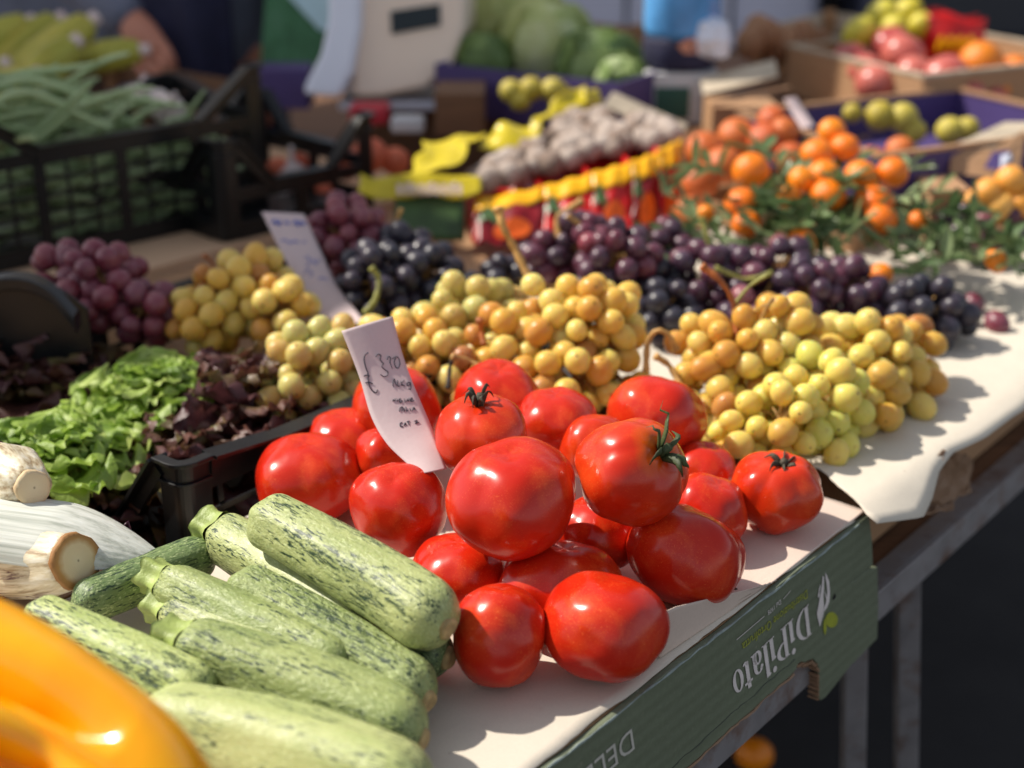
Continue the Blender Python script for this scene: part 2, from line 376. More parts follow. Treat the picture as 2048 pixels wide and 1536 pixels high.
# cardboard
def board_mat(name, c, flute=False, wear=.0, wc=None):
    t = NT(name); co = t.coord(); n = t.noise(co, 9, 4); f = t.noise(co, 300, 3, .6)
    base = t.mix(t.ramp(n, [(.3, 0.), (.75, .5)]), c, tuple(x * .75 for x in c[:3]) + (1,))
    base = t.mix(t.ramp(f, [(.45, 0.), (.75, .25)]), base, tuple(min(1, x * 1.5 + .02) for x in c[:3]) + (1,))
    x, y, z = t.sep(co)
    if wear:
        sc = t.ramp(t.noise(t_map(t, co, (160, 30, 90)), 1, 5, .7), [(.66, 0.), (.72, wear)]); base = t.mix(sc, base, wc)
    t.set(Base_Color=base, Roughness=.6); h = f
    if flute:
        w = t.new('ShaderNodeTexWave', wave_type='BANDS', bands_direction='Z'); t.put(w.inputs[0], co); w.inputs['Scale'].default_value = 26; w.inputs['Distortion'].default_value = 1.2; w.inputs['Detail'].default_value = 2
        h = t.math('ADD', t.math('MULTIPLY', w.outputs[1], .7), t.math('MULTIPLY', t.noise(co, 40, 4), 1.))
    t.bump(h, .28, .0016); return t.m
MAT['green_board'] = board_mat('green_printed_cardboard', srgb(108, 116, 94), True, .55, srgb(158, 154, 136))
MAT['brown_board'] = board_mat('brown_cardboard', srgb(176, 136, 100), True)
MAT['sunlit_board'] = board_mat('brown_cardboard_sunlit', srgb(222, 182, 146))  # brown board made lighter, sunlight put into its colour
MAT['green_dark'] = plain('dark_green_crease', srgb(62, 68, 54), .7); MAT['edge_highlight'] = plain('painted_edge_highlight', srgb(132, 144, 140), .6, 0, .3, 120)
MAT['torn_board'] = board_mat('torn_cardboard', srgb(140, 108, 82), False)
MAT['white_board'] = board_mat('white_cardboard', srgb(206, 206, 208))
MAT['purple_board'] = board_mat('purple_printed_cardboard', srgb(74, 58, 112))
MAT['print_white'] = plain('white_print', srgb(226, 216, 212), .6, 0, .08, 90, .1)
MAT['print_lime'] = plain('lime_print', srgb(158, 164, 50), .6, 0, .12, 90, .1)
MAT['print_grey'] = plain('grey_print', srgb(196, 192, 182), .6, 0, .08, 90, .1)
MAT['dark_hole'] = plain('dark_hole', srgb(22, 20, 20), .9, 0, .1, 10, 0)
# plastics and metals
MAT['black_plastic'] = plain('black_plastic', srgb(19, 20, 22), .34, 0, .2, 30, .15, .4)
MAT['steel'] = (lambda t: (t.set(Base_Color=t.mix(t.ramp(t.noise(t.coord(), 22, 5, .65), [(.5, 0.), (.72, 1.)]), srgb(152, 148, 150), srgb(122, 92, 76)), Roughness=t.ramp(t.noise(t.coord(), 40, 4), [(.3, .4), (.7, .7)]), Metallic=.55), t.bump(t.noise(t.coord(), 120, 4), .25, .001), t.m)[2])(NT('galvanised_steel'))
def wood_mat(name, c):
    t = NT(name); co = t.coord(); g = t.noise(t_map(t, co, (6, 90, 90)), 1, 5, .6, .5)
    t.set(Base_Color=t.ramp(g, [(.3, tuple(x * .6 for x in c[:3]) + (1,)), (.65, c), (.85, tuple(min(1, x * 1.2) for x in c[:3]) + (1,))]), Roughness=.7); t.bump(g, .3, .001); return t.m
MAT['wood'] = wood_mat('crate_wood', srgb(176, 132, 92)); MAT['wood_dark'] = wood_mat('old_wood', srgb(126, 88, 60)); MAT['wood_pale'] = wood_mat('pale_wood', srgb(206, 190, 166))
MAT['scale_beige'] = plain('beige_enamel', srgb(240, 216, 194), .45, 0, .04, 6, .05)
MAT['scale_grey'] = plain('pale_grey_enamel', srgb(226, 228, 240), .4, 0, .04, 6, .05)
MAT['screen'] = plain('dark_display', srgb(24, 34, 36), .2, 0, .1, 6, 0)
MAT['bag_yellow'] = plain('yellow_film', srgb(196, 176, 34), .28, 0, .2, 30, .5)
MAT['bag_gold'] = plain('golden_film', srgb(242, 178, 6), .3, 0, .1, 30, .3)
MAT['bag_red'] = plain('red_film', srgb(196, 22, 22), .3, 0, .2, 30, .3)
MAT['bag_maroon'] = plain('maroon_film', srgb(128, 16, 26), .3, 0, .3, 30, .3)
MAT['bag_orange'] = plain('orange_print', srgb(230, 96, 16), .35, 0, .2, 40, .2)
MAT['bag_green'] = plain('green_print', srgb(58, 84, 40), .4, 0, .3, 40, .2)
MAT['blue'] = plain('blue_film', srgb(96, 164, 228), .25, 0, .35, 14, .4)
MAT['navy'] = plain('navy_cloth', srgb(38, 38, 66), .8, 0, .3, 12, .4)
MAT['slate'] = plain('slate_cloth', srgb(104, 108, 126), .85, 0, .2, 12, .4)
MAT['skin'] = fruit('skin', srgb(196, 128, 104), srgb(214, 148, 122), .5, 20, .1, .15)
MAT['hair'] = plain('hair', srgb(46, 36, 30), .6)
MAT['leaf_print'] = (lambda t: (t.set(Base_Color=t.ramp(t.noise(t.coord(), 20, 5, .7), [(.3, srgb(34, 84, 44)), (.5, srgb(58, 116, 70)), (.7, srgb(84, 128, 96))]), Roughness=.5), t.m)[1])(NT('green_leaf_print'))
MAT['aqua_print'] = plain('aqua_print', srgb(196, 226, 234), .5, 0, .05)
MAT['darkgreen_print'] = plain('dark_green_print', srgb(32, 84, 74), .5, 0, .1)
MAT['red_print'] = plain('red_print', srgb(196, 44, 60), .5, 0, .2)
MAT['van_grey'] = plain('grey_car_paint', srgb(206, 206, 226), .3, 0, .05, 2, 0)
MAT['van_navy'] = plain('navy_car_paint', srgb(24, 28, 44), .3, 0, .1, 2, 0)
MAT['glass_dark'] = plain('dark_glass', srgb(12, 14, 18), .05, 0, .05, 2, 0)
MAT['rubber'] = plain('rubber', srgb(18, 18, 20), .8)
t = NT('sunshade_canvas'); t.set(Base_Color=srgb(216, 212, 204), Roughness=.85); tl = t.new('ShaderNodeBsdfTranslucent'); tl.inputs[0].default_value = srgb(226, 218, 206); mx = t.new('ShaderNodeMixShader'); mx.inputs[0].default_value = .6  # cloth of the added, unseen sunshade; lets part of the light through
t.t.links.new(t.b.outputs[0], mx.inputs[1]); t.t.links.new(tl.outputs[0], mx.inputs[2]); t.t.links.new(mx.outputs[0], t.out.inputs[0]); MAT['canvas'] = t.m
MAT['cream_plaster'] = plain('plaster', srgb(206, 186, 160), .85, 0, .12, 2, .3)
MAT['shutter'] = plain('shutter_green', srgb(52, 76, 62), .6)
t = NT('asphalt'); co = t.coord(); t.set(Base_Color=t.ramp(t.noise(co, 3, 6, .7), [(.3, srgb(40, 39, 41)), (.7, srgb(58, 56, 57))]), Roughness=.9); t.bump(t.noise(co, 160, 3), .6, .004); MAT['asphalt'] = t.m
t = NT('pale_paving'); co = t.coord(); t.set(Base_Color=t.ramp(t.noise(co, 2, 6, .7), [(.3, srgb(150, 136, 130)), (.7, srgb(180, 164, 156))]), Roughness=.9); MAT['paving'] = t.m
def nz(p, s, k=0): return noise.noise(Vector((p[0] * s + k, p[1] * s, k * 1.7)))
# ================================================================== SETTING
def sheet(name, x0, x1, y0, y1, z, mat, n=2):
    V, Fc = grid(lambda s, t: (x0 + (x1 - x0) * s, y0 + (y1 - y0) * t, z), n, n)
    o = mk(name, V, Fc, mat, None, False); o['kind'] = 'structure'; return o
sheet('ground', -120, 120, -60, 200, 0, MAT['asphalt'])
sheet('pavement', -60, .0, 7.2, 30, .012, MAT['paving'])

# ================================================================== STALL TABLE
tbl = empty('stall_table', tb(.6, .7, 0)); tag(tbl, 'long metal framed market table carrying all the fruit and vegetables', 'table')
TI = Matrix.Translation(-tb(.6, .7, 0))
def T(u, v, z): return TI @ tb(u, v, z)
def tbox(mb, u0, u1, v0, v1, z0, z1, mi=0):
    return mb.box(u0, u1, v0, v1, z0, z1, mi, lambda a, b, c: T(a, b, c))
m = MB(); tbox(m, -.95, 1.9, .034, 2.3, TBL - .024, TBL - .003); m.build('table_top', MAT['wood_dark'], tbl)
m = MB(); tbox(m, -1.0, 1.92, .0115, .034, TBL - .004, TBL); tbox(m, -1.0, 1.92, .008, .0115, TBL - .034, TBL); bevel(m.build('edge_rail', MAT['steel'], tbl), .001)
for (u, v, du_) in ((.215, .05, .165), (.118, .06, .13), (1.75, .05, .1), (-.9, .05, -.1)):
    m = MB()
    m.tube([T(u, v, TBL - .025), T(u + du_, v, .0)], .0165, 4); bevel(m.build('leg', MAT['steel'], tbl), .002)
for (u, v) in ((1.05, 1.9), (1.75, 1.5), (-.9, 1.5)):
    m = MB(); m.tube([T(u, v, TBL - .03), T(u - .02, v, .0)], .0165 * 1.2, 4); bevel(m.build('leg', MAT['steel'], tbl), .002)
m = MB(); m.tube([T(.09, .03, .36), T(.1, 1.2, .36)], .014, 4); m.build('cross_bar', MAT['steel'], tbl)
m = MB(); m.tube([T(-.9, .30, .56), T(1.75, .30, .56)], .012, 4); m.build('cross_bar', MAT['steel'], tbl)

# ================================================================== GREEN CARDBOARD BOX, upside down
gb = empty('cardboard_box', tb(-.3, .2, TBL)); tag(gb, 'dark green printed cardboard fruit box turned upside down under the tomatoes', 'cardboard box')
GI = Matrix.Translation(-tb(-.3, .2, TBL))
BT = .860
def fp(s, t, n=0.):
    """point on the printed side: s from the far corner towards the camera, t down from the top, n outwards"""
    return GI @ tb(-s, -n, BT - t)
th = .005
m = MB()
outl = [(0, 0)] + [(.06 * i, .0012 * sin(i * 2.1)) for i in range(1, 12)] + [(.72, 0), (.72, .1)]
outl += [(.6, .101), (.45, .099), (.3, .1), (.21, .101), (.16, .0995), (.122, .100), (.113, .0985), (.110, .094), (.104, .095), (.098, .099), (.091, .1005), (.083, .103), (.077, .109), (.071, .117), (.068, .128), (.066, .14), (.0648, .151), (.060, .1565), (.052, .158), (.030, .154), (.0, .1475), (.006, .118), (.0035, .112), (.008, .106), (.004, .098), (.012, .074), (.0205, .058), (.016, .056), (.006, .056), (-.0195, .0575), (-.012, .030)]
m.prism([fp(s, t, 0) for s, t in outl], (GI.to_3x3() @ (DV * th)))
side = m.build('printed_side', MAT['green_board'], gb); bevel(side, .0009, 2, 50)
m = MB(); m.prism([fp(s, t, 0) for s, t in [(.0215, .0575), (.012, .0795), (.0055, .1), (.0085, .107), (.005, .112), (.008, .118), (.001, .149), (-.02, .1475), (-.047, .146), (-.0415, .110), (-.030, .064), (-.010, .0575), (.008, .0565)]], GI.to_3x3() @ (DV * th))
bevel(m.build('corner_flap', MAT['green_board'], gb), .0009, 2, 50)
# raw torn edge inside the notch: a ribbon of fluted board
rs = [(.110, .0945), (.104, .0955), (.098, .0995), (.091, .101), (.083, .1035), (.077, .1095), (.071, .1175), (.068, .1285), (.0662, .1405), (.065, .1515)]
m = MB()
rr = random.Random(3)
for i in range(len(rs) - 1):
    for k in range(4):
        a = (rs[i][0] + (rs[i + 1][0] - rs[i][0]) * k / 4, rs[i][1] + (rs[i + 1][1] - rs[i][1]) * k / 4)
        q = rr.uniform(.0005, .0022)
        m.tube([fp(a[0] + q, a[1] + q, .0008), fp(a[0] + q * 1.2, a[1] + q * 1.2, -.009)], [.0014, .0011], 5)
m.build('torn_edge', MAT['torn_board'], gb)
# top board, far end board, inner side
m = MB(); m.box(-.72, -.001, .0055, .41, BT - .0045, BT - .0005, 0, lambda a, b, c: GI @ tb(a, b, c)); m.build('top_board', MAT['brown_board'], gb)
m = MB(); m.box(-.006, -.001, .0055, .41, TBL + .001, BT - .005, 0, lambda a, b, c: GI @ tb(a, b, c)); m.build('end_board', MAT['green_board'], gb)
m = MB(); m.box(-.72, -.001, .405, .41, TBL + .001, BT - .005, 0, lambda a, b, c: GI @ tb(a, b, c)); m.build('back_board', MAT['green_board'], gb)
# frayed lower edge and a fold crease along it
rr = random.Random(11); s_ = .118; pts_ = []
while s_ < .70: pts_.append((s_, .1000 + rr.uniform(-.0014, .0012))); s_ += rr.uniform(.004, .012)
m = MB(); m.tube([fp(s, t, .0004) for s, t in pts_], [rr.uniform(.0005, .0016) for _ in pts_], 5); m.build('frayed_edge', MAT['torn_board'], gb)
m = MB(); m.tube([fp(s, t - .0125 - .002 * sin(s * 9), .0001) for s, t in pts_], [rr.uniform(.0003, .0008) for _ in pts_], 5); m.build('fold_crease', MAT['green_dark'], gb)
m = MB(); m.tube([fp(.02 + .012 * i, .0006 + rr.uniform(-.0006, .0012), .0002) for i in range(56)], [rr.uniform(.0004, .0015) for _ in range(56)], 5); m.build('top_edge_highlight', MAT['edge_highlight'], gb)  # pale tube paints the bluish highlight along the top edge
# nail-like hole and hand hole marks
m = MB(); pts = [(.0545 + .0026 * cos(a) * (1 + .3 * sin(3 * a)), .0555 + .0026 * sin(a)) for a in [2 * pi * i / 10 for i in range(10)]]
m.add([fp(s, t, .0006) for s, t in pts], [tuple(range(10))]); m.build('puncture_hole', MAT['dark_hole'], gb)
# ---- the printing. s along, t down, text is upside down so its "up" is +t
LS = -.33
def lt(x, y, s0=.0905, t0=.0395, sl=.055, n=.0007):
    return fp(s0 + x + LS * y, t0 + y + sl * x, n)
def prism_flat(mb, poly, **k):
    pp = [lt(x, y, **k) for x, y in poly]; nn = GI.to_3x3() @ (-DV * .0004)
    return mb.prism([p - nn for p in pp], nn)
def ring(cx, cy, rx, ry, thx, thy, n=28, a0=0, a1=2 * pi, **k):
    out = []
    for i in range(n + 1):
        a = a0 + (a1 - a0) * i / n; out.append(((cx + rx * cos(a), cy + ry * sin(a)), (cx + (rx - thx) * cos(a), cy + (ry - thy) * sin(a))))
    return out
def add_ring(mb, *a, **k):
    r = ring(*a)
    for (p, q), (p2, q2) in zip(r, r[1:]):
        mb.add([lt(*p), lt(*p2), lt(*q2), lt(*q)], [(0, 1, 2, 3)])
def poly(mb, pts): mb.add([lt(*p) for p in pts], [tuple(range(len(pts)))])
def rect(mb, x0, x1, y0, y1): poly(mb, [(x0, y0), (x1, y0), (x1, y1), (x0, y1)])
H = .0335; XH = .0235; SW = .0052; SF = .0012
m = MB()
x = .012
def stemI(m, x, y0, y1, w=SW, serif=.002, foot=True, head='flag'):
    rect(m, x, x + w, y0, y1)
    if foot: rect(m, x - serif, x + w + serif, y0, y0 + SF)
    if head == 'flag': poly(m, [(x, y1 - .003), (x, y1), (x - serif, y1 - .0012)])
    elif head == 'full': rect(m, x - serif, x + w + serif, y1 - SF, y1)
def dot(m, cx, cy, r): poly(m, [(cx + r * cos(2 * pi * i / 14), cy + r * sin(2 * pi * i / 14)) for i in range(14)])
# D
stemI(m, x + .002, 0, H, SW, .002, True, 'full'); add_ring(m, x + .0065, H / 2, .0165, H / 2, .0058, .0014, 24, -pi / 2, pi / 2); x += .0262
# i
stemI(m, x + .0015, 0, XH); dot(m, x + .004, H + .0005, .0031); x += .0098
# P
stemI(m, x + .002, 0, H, SW, .002, True, 'full'); add_ring(m, x + .0065, H * .72, .0125, H * .28, .0052, .0014, 22, -pi / 2, pi / 2); x += .0205
# i
stemI(m, x + .0015, 0, XH); dot(m, x + .004, H + .0005, .0031); x += .0098
# l
stemI(m, x + .0015, 0, H * 1.06); x += .0098
# a
rect(m, x + .0085, x + .0133, 0, XH * .74); add_ring(m, x + .0065, XH * .72, .0066, XH * .29, .0042, .0016, 18, 0, pi * .9); add_ring(m, x + .0062, XH * .29, .006, XH * .30, .0042, .0018, 24, 0, 2 * pi)
poly(m, [(x + .0133, .002), (x + .0155, .0008), (x + .0155, 0), (x + .0115, 0)]); dot(m, x + .0018, XH * .78, .0021); x += .0165
# t
rect(m, x + .003, x + .0078, .001, XH * 1.22); rect(m, x, x + .0115, XH - .0022, XH); add_ring(m, x + .0072, .0045, .0042, .0047, .0026, .0024, 12, pi, pi * 1.85); x += .0118
# o
add_ring(m, x + .0075, XH / 2, .0074, XH / 2, .0043, .0016, 30, 0, 2 * pi)
m.build('brand_lettering', MAT['print_white'], gb)
def text(s, size, name, mat, s0, t0, sl=.055, shear=LS, wfac=1., n=.0007):
    c = bpy.data.curves.new('txt', 'FONT'); c.body = s; c.size = size; c.resolution_u = 3
    o = bpy.data.objects.new('txt', c); col.objects.link(o); bpy.context.view_layer.update()
    me = bpy.data.meshes.new_from_object(o.evaluated_get(bpy.context.evaluated_depsgraph_get()))
    bpy.data.objects.remove(o); bpy.data.curves.remove(c)
    for v in me.vertices:
        x, y = v.co.x * wfac, v.co.y
        v.co = fp(s0 + x + shear * y, t0 + y + sl * x, n)
    me.name = name; me.materials.clear(); me.materials.append(mat)
    return inst(name, me, gb)
text('Distribuzione Ortofrutta', .0127, 'small_lettering', MAT['print_lime'], .1065, .0245, .012, -.25, .80)
text('Dal 1978', .0068, 'small_lettering', MAT['print_white'], .1515, .0132, .06, -.3, .82)
text('DELLA TERRA', .0285, 'side_lettering', MAT['print_grey'], .353, .0215, .04, -.25, .92)
for (a, b) in (((.1361, .0122), (.1474, .0148)), ((.1767, .0166), (.2178, .0178))):
    m = MB(); m.add([fp(a[0], a[1], .0007), fp(b[0], b[1], .0007), fp(b[0], b[1] + .0007, .0007), fp(a[0], a[1] + .0007, .0007)], [(0, 1, 2, 3)]); m.build('printed_rule', MAT['print_white'], gb)
# the leaf-and-olive emblem: two white blades, a small one, a lime olive with its leaf
def fz(x, y): # traced in the close-up, mapped onto the side
    px, py = 1450 + x / 5.121, 1120 + y / 5.121
    d = ray(px, py); t = C0.dot(Vector((DU.y, -DU.x, 0))) / d.dot(Vector((DU.y, -DU.x, 0))); p = Vector((0, 0, CZ)) + d * t
    return -(p - C0).dot(DU), BT - p.z
def blade(name, mat, pts):
    m = MB(); P = [fz(*p) for p in pts]; m.add([fp(s, t, .0007) for s, t in P], [tuple(range(len(P)))]); m.build(name, mat, gb)
blade('emblem_blade', MAT['print_white'], [(1018, 122), (1040, 165), (1060, 215), (1068, 330), (1062, 420), (1040, 480), (1008, 528), (1006, 500), (1012, 470), (1022, 440), (1030, 400), (1018, 360), (1014, 300), (1024, 340), (1034, 380), (1040, 330), (1034, 250), (1022, 190)])
blade('emblem_blade', MAT['print_white'], [(992, 162), (1008, 170), (1006, 300), (1000, 370), (1006, 440), (1004, 545), (985, 610), (963, 682), (946, 610), (933, 545), (946, 480), (960, 400), (978, 300), (986, 220)])
blade('emblem_blade', MAT['print_white'], [(970, 245), (974, 262), (962, 320), (962, 360), (950, 392), (944, 360), (952, 320), (956, 285)])
blade('emblem_olive', MAT['print_lime'], [(1085 + 64 * cos(a) , 610 + 80 * sin(a)) for a in [2 * pi * i / 26 for i in range(26)]])
blade('emblem_leaf', MAT['print_lime'], [(1012, 596), (1030, 640), (1036, 690), (1028, 735), (1019, 772), (1004, 730), (1000, 680), (1004, 630)])

# ================================================================== neighbouring boxes that carry the heaps
def carton(name, label, u0, u1, v0, v1, z0, z1, mat, cat='cardboard box', torn=False, group=None):
    c = tb((u0 + u1) / 2, (v0 + v1) / 2, z0); o = empty(name, c); tag(o, label, cat, group); I = Matrix.Translation(-c)
    for nm, b in (('side_board', (u0, u1, v0, v0 + .004)), ('side_board', (u0, u1, v1 - .004, v1)), ('end_board', (u0, u0 + .004, v0 + .0045, v1 - .0045)), ('end_board', (u1 - .004, u1, v0 + .0045, v1 - .0045))):
        m = MB(); m.box(b[0], b[1], b[2], b[3], z0 + .001, z1 - .0045, 0, lambda a, b, c: I @ tb(a, b, c)); m.build(nm, mat, o)
    m = MB(); m.box(u0, u1, v0, v1, z1 - .004, z1, 0, lambda a, b, c: I @ tb(a, b, c)); bevel(m.build('bottom_board', mat, o), .001)
    return o, I
bx, BI = carton('cardboard_box', 'brown cardboard box under the grape paper with a torn corner over the rail', .11, .62, .055, .6, TBL, BT - .002, MAT['brown_board'])
# torn, crumpled corner hanging out below the paper
P = [(1905, 905), (1935, 912), (1972, 925), (1975, 955), (1958, 990), (1930, 1012), (1895, 1022), (1850, 1035), (1800, 1055), (1795, 1030), (1850, 1005), (1880, 960)]
m = MB(); rr = random.Random(5)
pts = []
for (a, b) in P:
    d = ray(a, b); nn = Vector((DU.y, -DU.x, 0)); q = Vector((0, 0, CZ)) + d * ((C0.dot(nn) + .012) / d.dot(nn)); pts.append(BI @ (q + DV * rr.uniform(0, .016)))
bmx = bmesh.new(); bmx.faces.new([bmx.verts.new(p) for p in pts]); bmesh.ops.triangulate(bmx, faces=bmx.faces[:])
bmesh.ops.subdivide_edges(bmx, edges=bmx.edges[:], cuts=5, use_grid_fill=True); bmesh.ops.triangulate(bmx, faces=bmx.faces[:])
for v in bmx.verts: v.co += Vector((nz((v.co.x, v.co.z), 60, 2), nz((v.co.y, v.co.z), 60, 5), .6 * nz((v.co.x, v.co.y + v.co.z), 90, 7))) * .008
me = bpy.data.meshes.new('torn_corner'); bmx.to_mesh(me); bmx.free(); me.materials.append(MAT['torn_board']); o = inst('torn_corner', me, bx); solid(o, .002)
carton('cardboard_box', 'brown cardboard box standing under the black and purple grapes by the rail', .65, 1.25, .05, .6, TBL, BT - .002, MAT['brown_board'])
carton('cardboard_box', 'upturned cardboard box under the courgettes and chicory', -.95, -.43, .425, .95, TBL, BT - .006, MAT['brown_board'])
carton('cardboard_box', 'flat brown cardboard box beneath the shaded amber grapes', -.12, .46, .62, 1.02, TBL, BT - .004, MAT['brown_board'])
carton('cardboard_box', 'brown cardboard box, coloured as if sunlit, under the crate of green beans', -.36, .62, 1.03, 1.62, TBL, .868, MAT['sunlit_board'])

# ================================================================== PAPER SHEETS
def sheet_uv(name, label, u0, u1, v0f, v1, z, mat, nu=60, nv=40, amp=.0016, edge=None):
    c = tb((u0 + u1) / 2, .2, z)
    def f(s, t):
        u = u0 + (u1 - u0) * s; v = v0f(u) + (v1 - v0f(u)) * t
        if edge: u = max(u, u0 + min(.05, max(0, v + .006) * .72))
        q = tb(u, v, z + .0006 + amp * 1.1 + amp * (1.1 * (.5 - abs(nz((u, v), 8, 9))) if edge else 0) + amp * (nz((u, v), 14) + .5 * nz((u, v), 37, 3)) * min(1, max(0, (v) / .05 + .2)))
        if edge: q = edge(q, u, v)
        return q - c
    V, Fc = grid(f, nu, nv); o = mk(name, V, Fc, mat, None, True, Matrix.Translation(c)); solid(o, .0005, 1)
    return tag(o, label, 'paper')
sheet_uv('wrapping_paper', 'cream paper sheet under the courgettes and front tomatoes, sunlit at its near edge', -.95, -.02, lambda u: .0045 + .0035 * nz((u, 0), 22) + .001 * nz((u, 1), 80), .408, BT, MAT['paper'], 110, 40, .0009)
def ed2(q, u, v):
    # near edge of the sheet stands up in a curl by the front tomatoes and dies out towards the box edge
    return q
c2 = tb(-.1, .2, PAP)
def f2(s, t):
    # s: from the curled near edge to the far corner, t: from box edge inwards
    a, b = atz(1345, 1302, PAP + .0003), atz(1557, 1170, PAP + .0003)
    ua, va = uv_of(a); ub, vb = uv_of(b); vb = max(vb, .0038)
    vm = .05 + .35 * min(1, s * 1.6); v = .0038 + vm * t * (.3 + .7 * t)
    k = (v - vb) / (va - vb)
    un = ub + (ua - ub) * min(k, 1.15)
    h = max(0, min(1, k)) ** 1.0 * .036
    if k > 1.3: h *= max(0, 1 - (k - 1.3) * 1.5)
    if s < .25:
        w = 1 - s / .25
        return tb(un + .006 * (1 - w) - .004 * w * w, v, PAP + .0012 + h * w ** 1.2) - c2 + Vector((0, 0, .001 * nz((v, s), 30)))
    w = (s - .25) / .75; u = un + .006 + (-.001 - un - .006) * w
    return tb(u, v, PAP + .0012 + .0014 * (nz((u, v), 16, 2) + .5 * nz((u, v), 40, 4)) * min(1, w * 6)) - c2
V, Fc = grid(f2, 60, 60); o = mk('wrapping_paper', V, Fc, MAT['paper_pink'], None, True, Matrix.Translation(c2)); solid(o, .0005, 1)
tag(o, 'second paper sheet with a curled-up front edge behind the front right tomato', 'paper')
def edge3(q, u, v):
    # hangs over the table edge
    return q - Vector((0, 0, max(0, -v + .004) ** 1.2 * .9 * (1.0 + .3 * sin(u * 17))))
def v3(u):
    pts = [(-.02, -.014), (.009, -.023), (.042, -.031), (.075, -.024), (.115, -.012), (.154, -.008), (.213, -.016), (.302, -.019), (.45, -.012), (.6, -.022), (.8, -.012), (1.8, -.02)]
    for (a, b), (c, d) in zip(pts, pts[1:]):
        if a <= u <= c: return b + (d - b) * (u - a) / (c - a)
    return .03
sheet_uv('wrapping_paper', 'long white paper under the grapes, drooping over the table rail at its near corner', -.017, 1.6, v3, .62, PAP + .0035, MAT['paper'], 160, 60, .003, edge3)

# ================================================================== TOMATOES
def tomato_mesh(W, flat, seed, lobes, amp, dim=.15, squash=1.0):
    r = random.Random(seed); a = W / 2; ph = r.uniform(0, 6); ph2 = r.uniform(0, 6); nth, nph = 40, 72; V = []
    for i in range(1, nth):
        th_ = pi * i / nth
        for j in range(nph):
            f = 2 * pi * j / nph
            s = sin(th_); c = cos(th_)
            rho = s ** .92; up = .5 + .5 * c
            lob = 1 + 1.5 * amp * (.3 + .7 * up) * (abs(cos(lobes * f / 2 + ph)) - .6) * min(1, s * 1.6) + .03 * cos(2 * f + ph2) * s
            x = rho * lob * cos(f) * squash; y = rho * lob * sin(f)
            z = flat * (abs(c) ** .95) * (1 if c > 0 else -1)
            z -= dim * exp(-(rho / .26) ** 2) * (1 if c > 0 else 0) * (1 + .25 * cos(lobes * f + ph) * min(1, rho * 4))
            z += .05 * exp(-(rho / .16) ** 2) * (1 if c < 0 else 0)
            k = noise.noise(Vector((x * 1.3 + seed, y * 1.3, z * 1.3))) * .085 + .012 * noise.noise(Vector((x * 4, y * 4 + seed, z * 4)))
            V.append((a * x * (1 + k), a * y * (1 + k), a * z * (1 + k)))
    top = (0, 0, a * (flat - dim)); bot = (0, 0, -a * (flat - .05))
    Fc = [(i * nph + j, (i + 1) * nph + j, (i + 1) * nph + (j + 1) % nph, i * nph + (j + 1) % nph) for i in range(nth - 2) for j in range(nph)]
    V += [top, bot]; n = len(V)
    for j in range(nph):
        Fc.append((n - 2, j, (j + 1) % nph)); Fc.append((n - 1, (nth - 2) * nph + (j + 1) % nph, (nth - 2) * nph + j))
    return V, Fc
def calyx_mesh(W, seed, fresh=True, scale=1.):
    r = random.Random(seed); m = MB(); zt = 0
    n = 6
    for k in range(n):
        a = 2 * pi * k / n + r.uniform(-.25, .25); L = W * r.uniform(.2, .36) * scale; lift = r.uniform(-.05, .42) if fresh else r.uniform(-.1, .12)
        pts = []; rad = []
        for i in range(7):
            s = i / 6; rr_ = L * s
            pts.append(((.003 + rr_) * cos(a + .5 * s * s * r.uniform(-.6, .6)), (.003 + rr_) * sin(a + .35 * s * s), .001 + L * lift * s ** 1.3 + (.01 * sin(s * 3.) if fresh else .004 * sin(s * 3))))
            rad.append(.0003 + .0036 * scale ** .5 * sin(pi * min(1, s * .8 + .2)) ** .8 * (1 - s) ** .5)
        m.tube(pts, rad, 6, 0, .35)
    m.tube([(0, 0, -.002), (0.0005, 0, .004), (.002, .001, .010 if fresh else .005)], [.0042, .0034, .0032], 8)
    return m
TOM = []
def tomato(px, py, wpx, flat, axis, label, zc=None, dep=None, mat='tomato', lobes=5, amp=.06, dim=.15, cal=None, squash=1., seed=None, spin=0.):
    seed = seed if seed is not None else len(TOM) * 3 + 11
    ax = Vector(axis).normalized()
    if dep is None and zc is None:
        z = PAP + .035
        for _ in range(12):
            p = atz(px, py, z); W = wpx * depth(p) / F; a = W / 2
            z = PAP + .001 + a * sqrt((1 - ax.z ** 2) + (flat * ax.z) ** 2)
        dep_ = depth(p)
    else:
        p = atz(px, py, zc) if zc is not None else atd(px, py, dep)
    p = atz(px, py, z) if (zc is None and dep is None) else p
    W = wpx * depth(p) / F
    V, Fc = tomato_mesh(W, flat, seed, lobes, amp, dim, squash)
    M = frame(ax, loc=p) @ Matrix.Rotation(spin, 4, 'Z')
    o = mk('tomato', V, Fc, MAT[mat], None, True, M); tag(o, label, 'tomato', 'red beef tomatoes heaped on the box')
    if cal:
        c = calyx_mesh(W, seed, cal != 'dry', {'fresh': 1., 'dry': .62, 'flat': .5}[cal]).build('calyx', MAT['calyx'] if cal == 'fresh' else MAT['calyx_dry'], o, True)
        c.location = (0, 0, W / 2 * (flat - dim) - .0008)
    TOM.append((p, W / 2, flat, ax, label)); return o
tomato(1210, 1250, 258, .80, (.10, .25, 1), 'oval red tomato at the very front right, nearest the green box edge', amp=.04, dim=.05, squash=1.0, lobes=3)
tomato(998, 1270, 192, 1.08, (.05, .3, 1), 'roundish red tomato at the front left beside the courgette tips', amp=.03, dim=.06, lobes=3)
tomato(1122, 1172, 256, .70, (.05, .15, 1), 'wide flat tomato sunlit on its left, wedged behind the two front tomatoes', amp=.08, dim=.08)
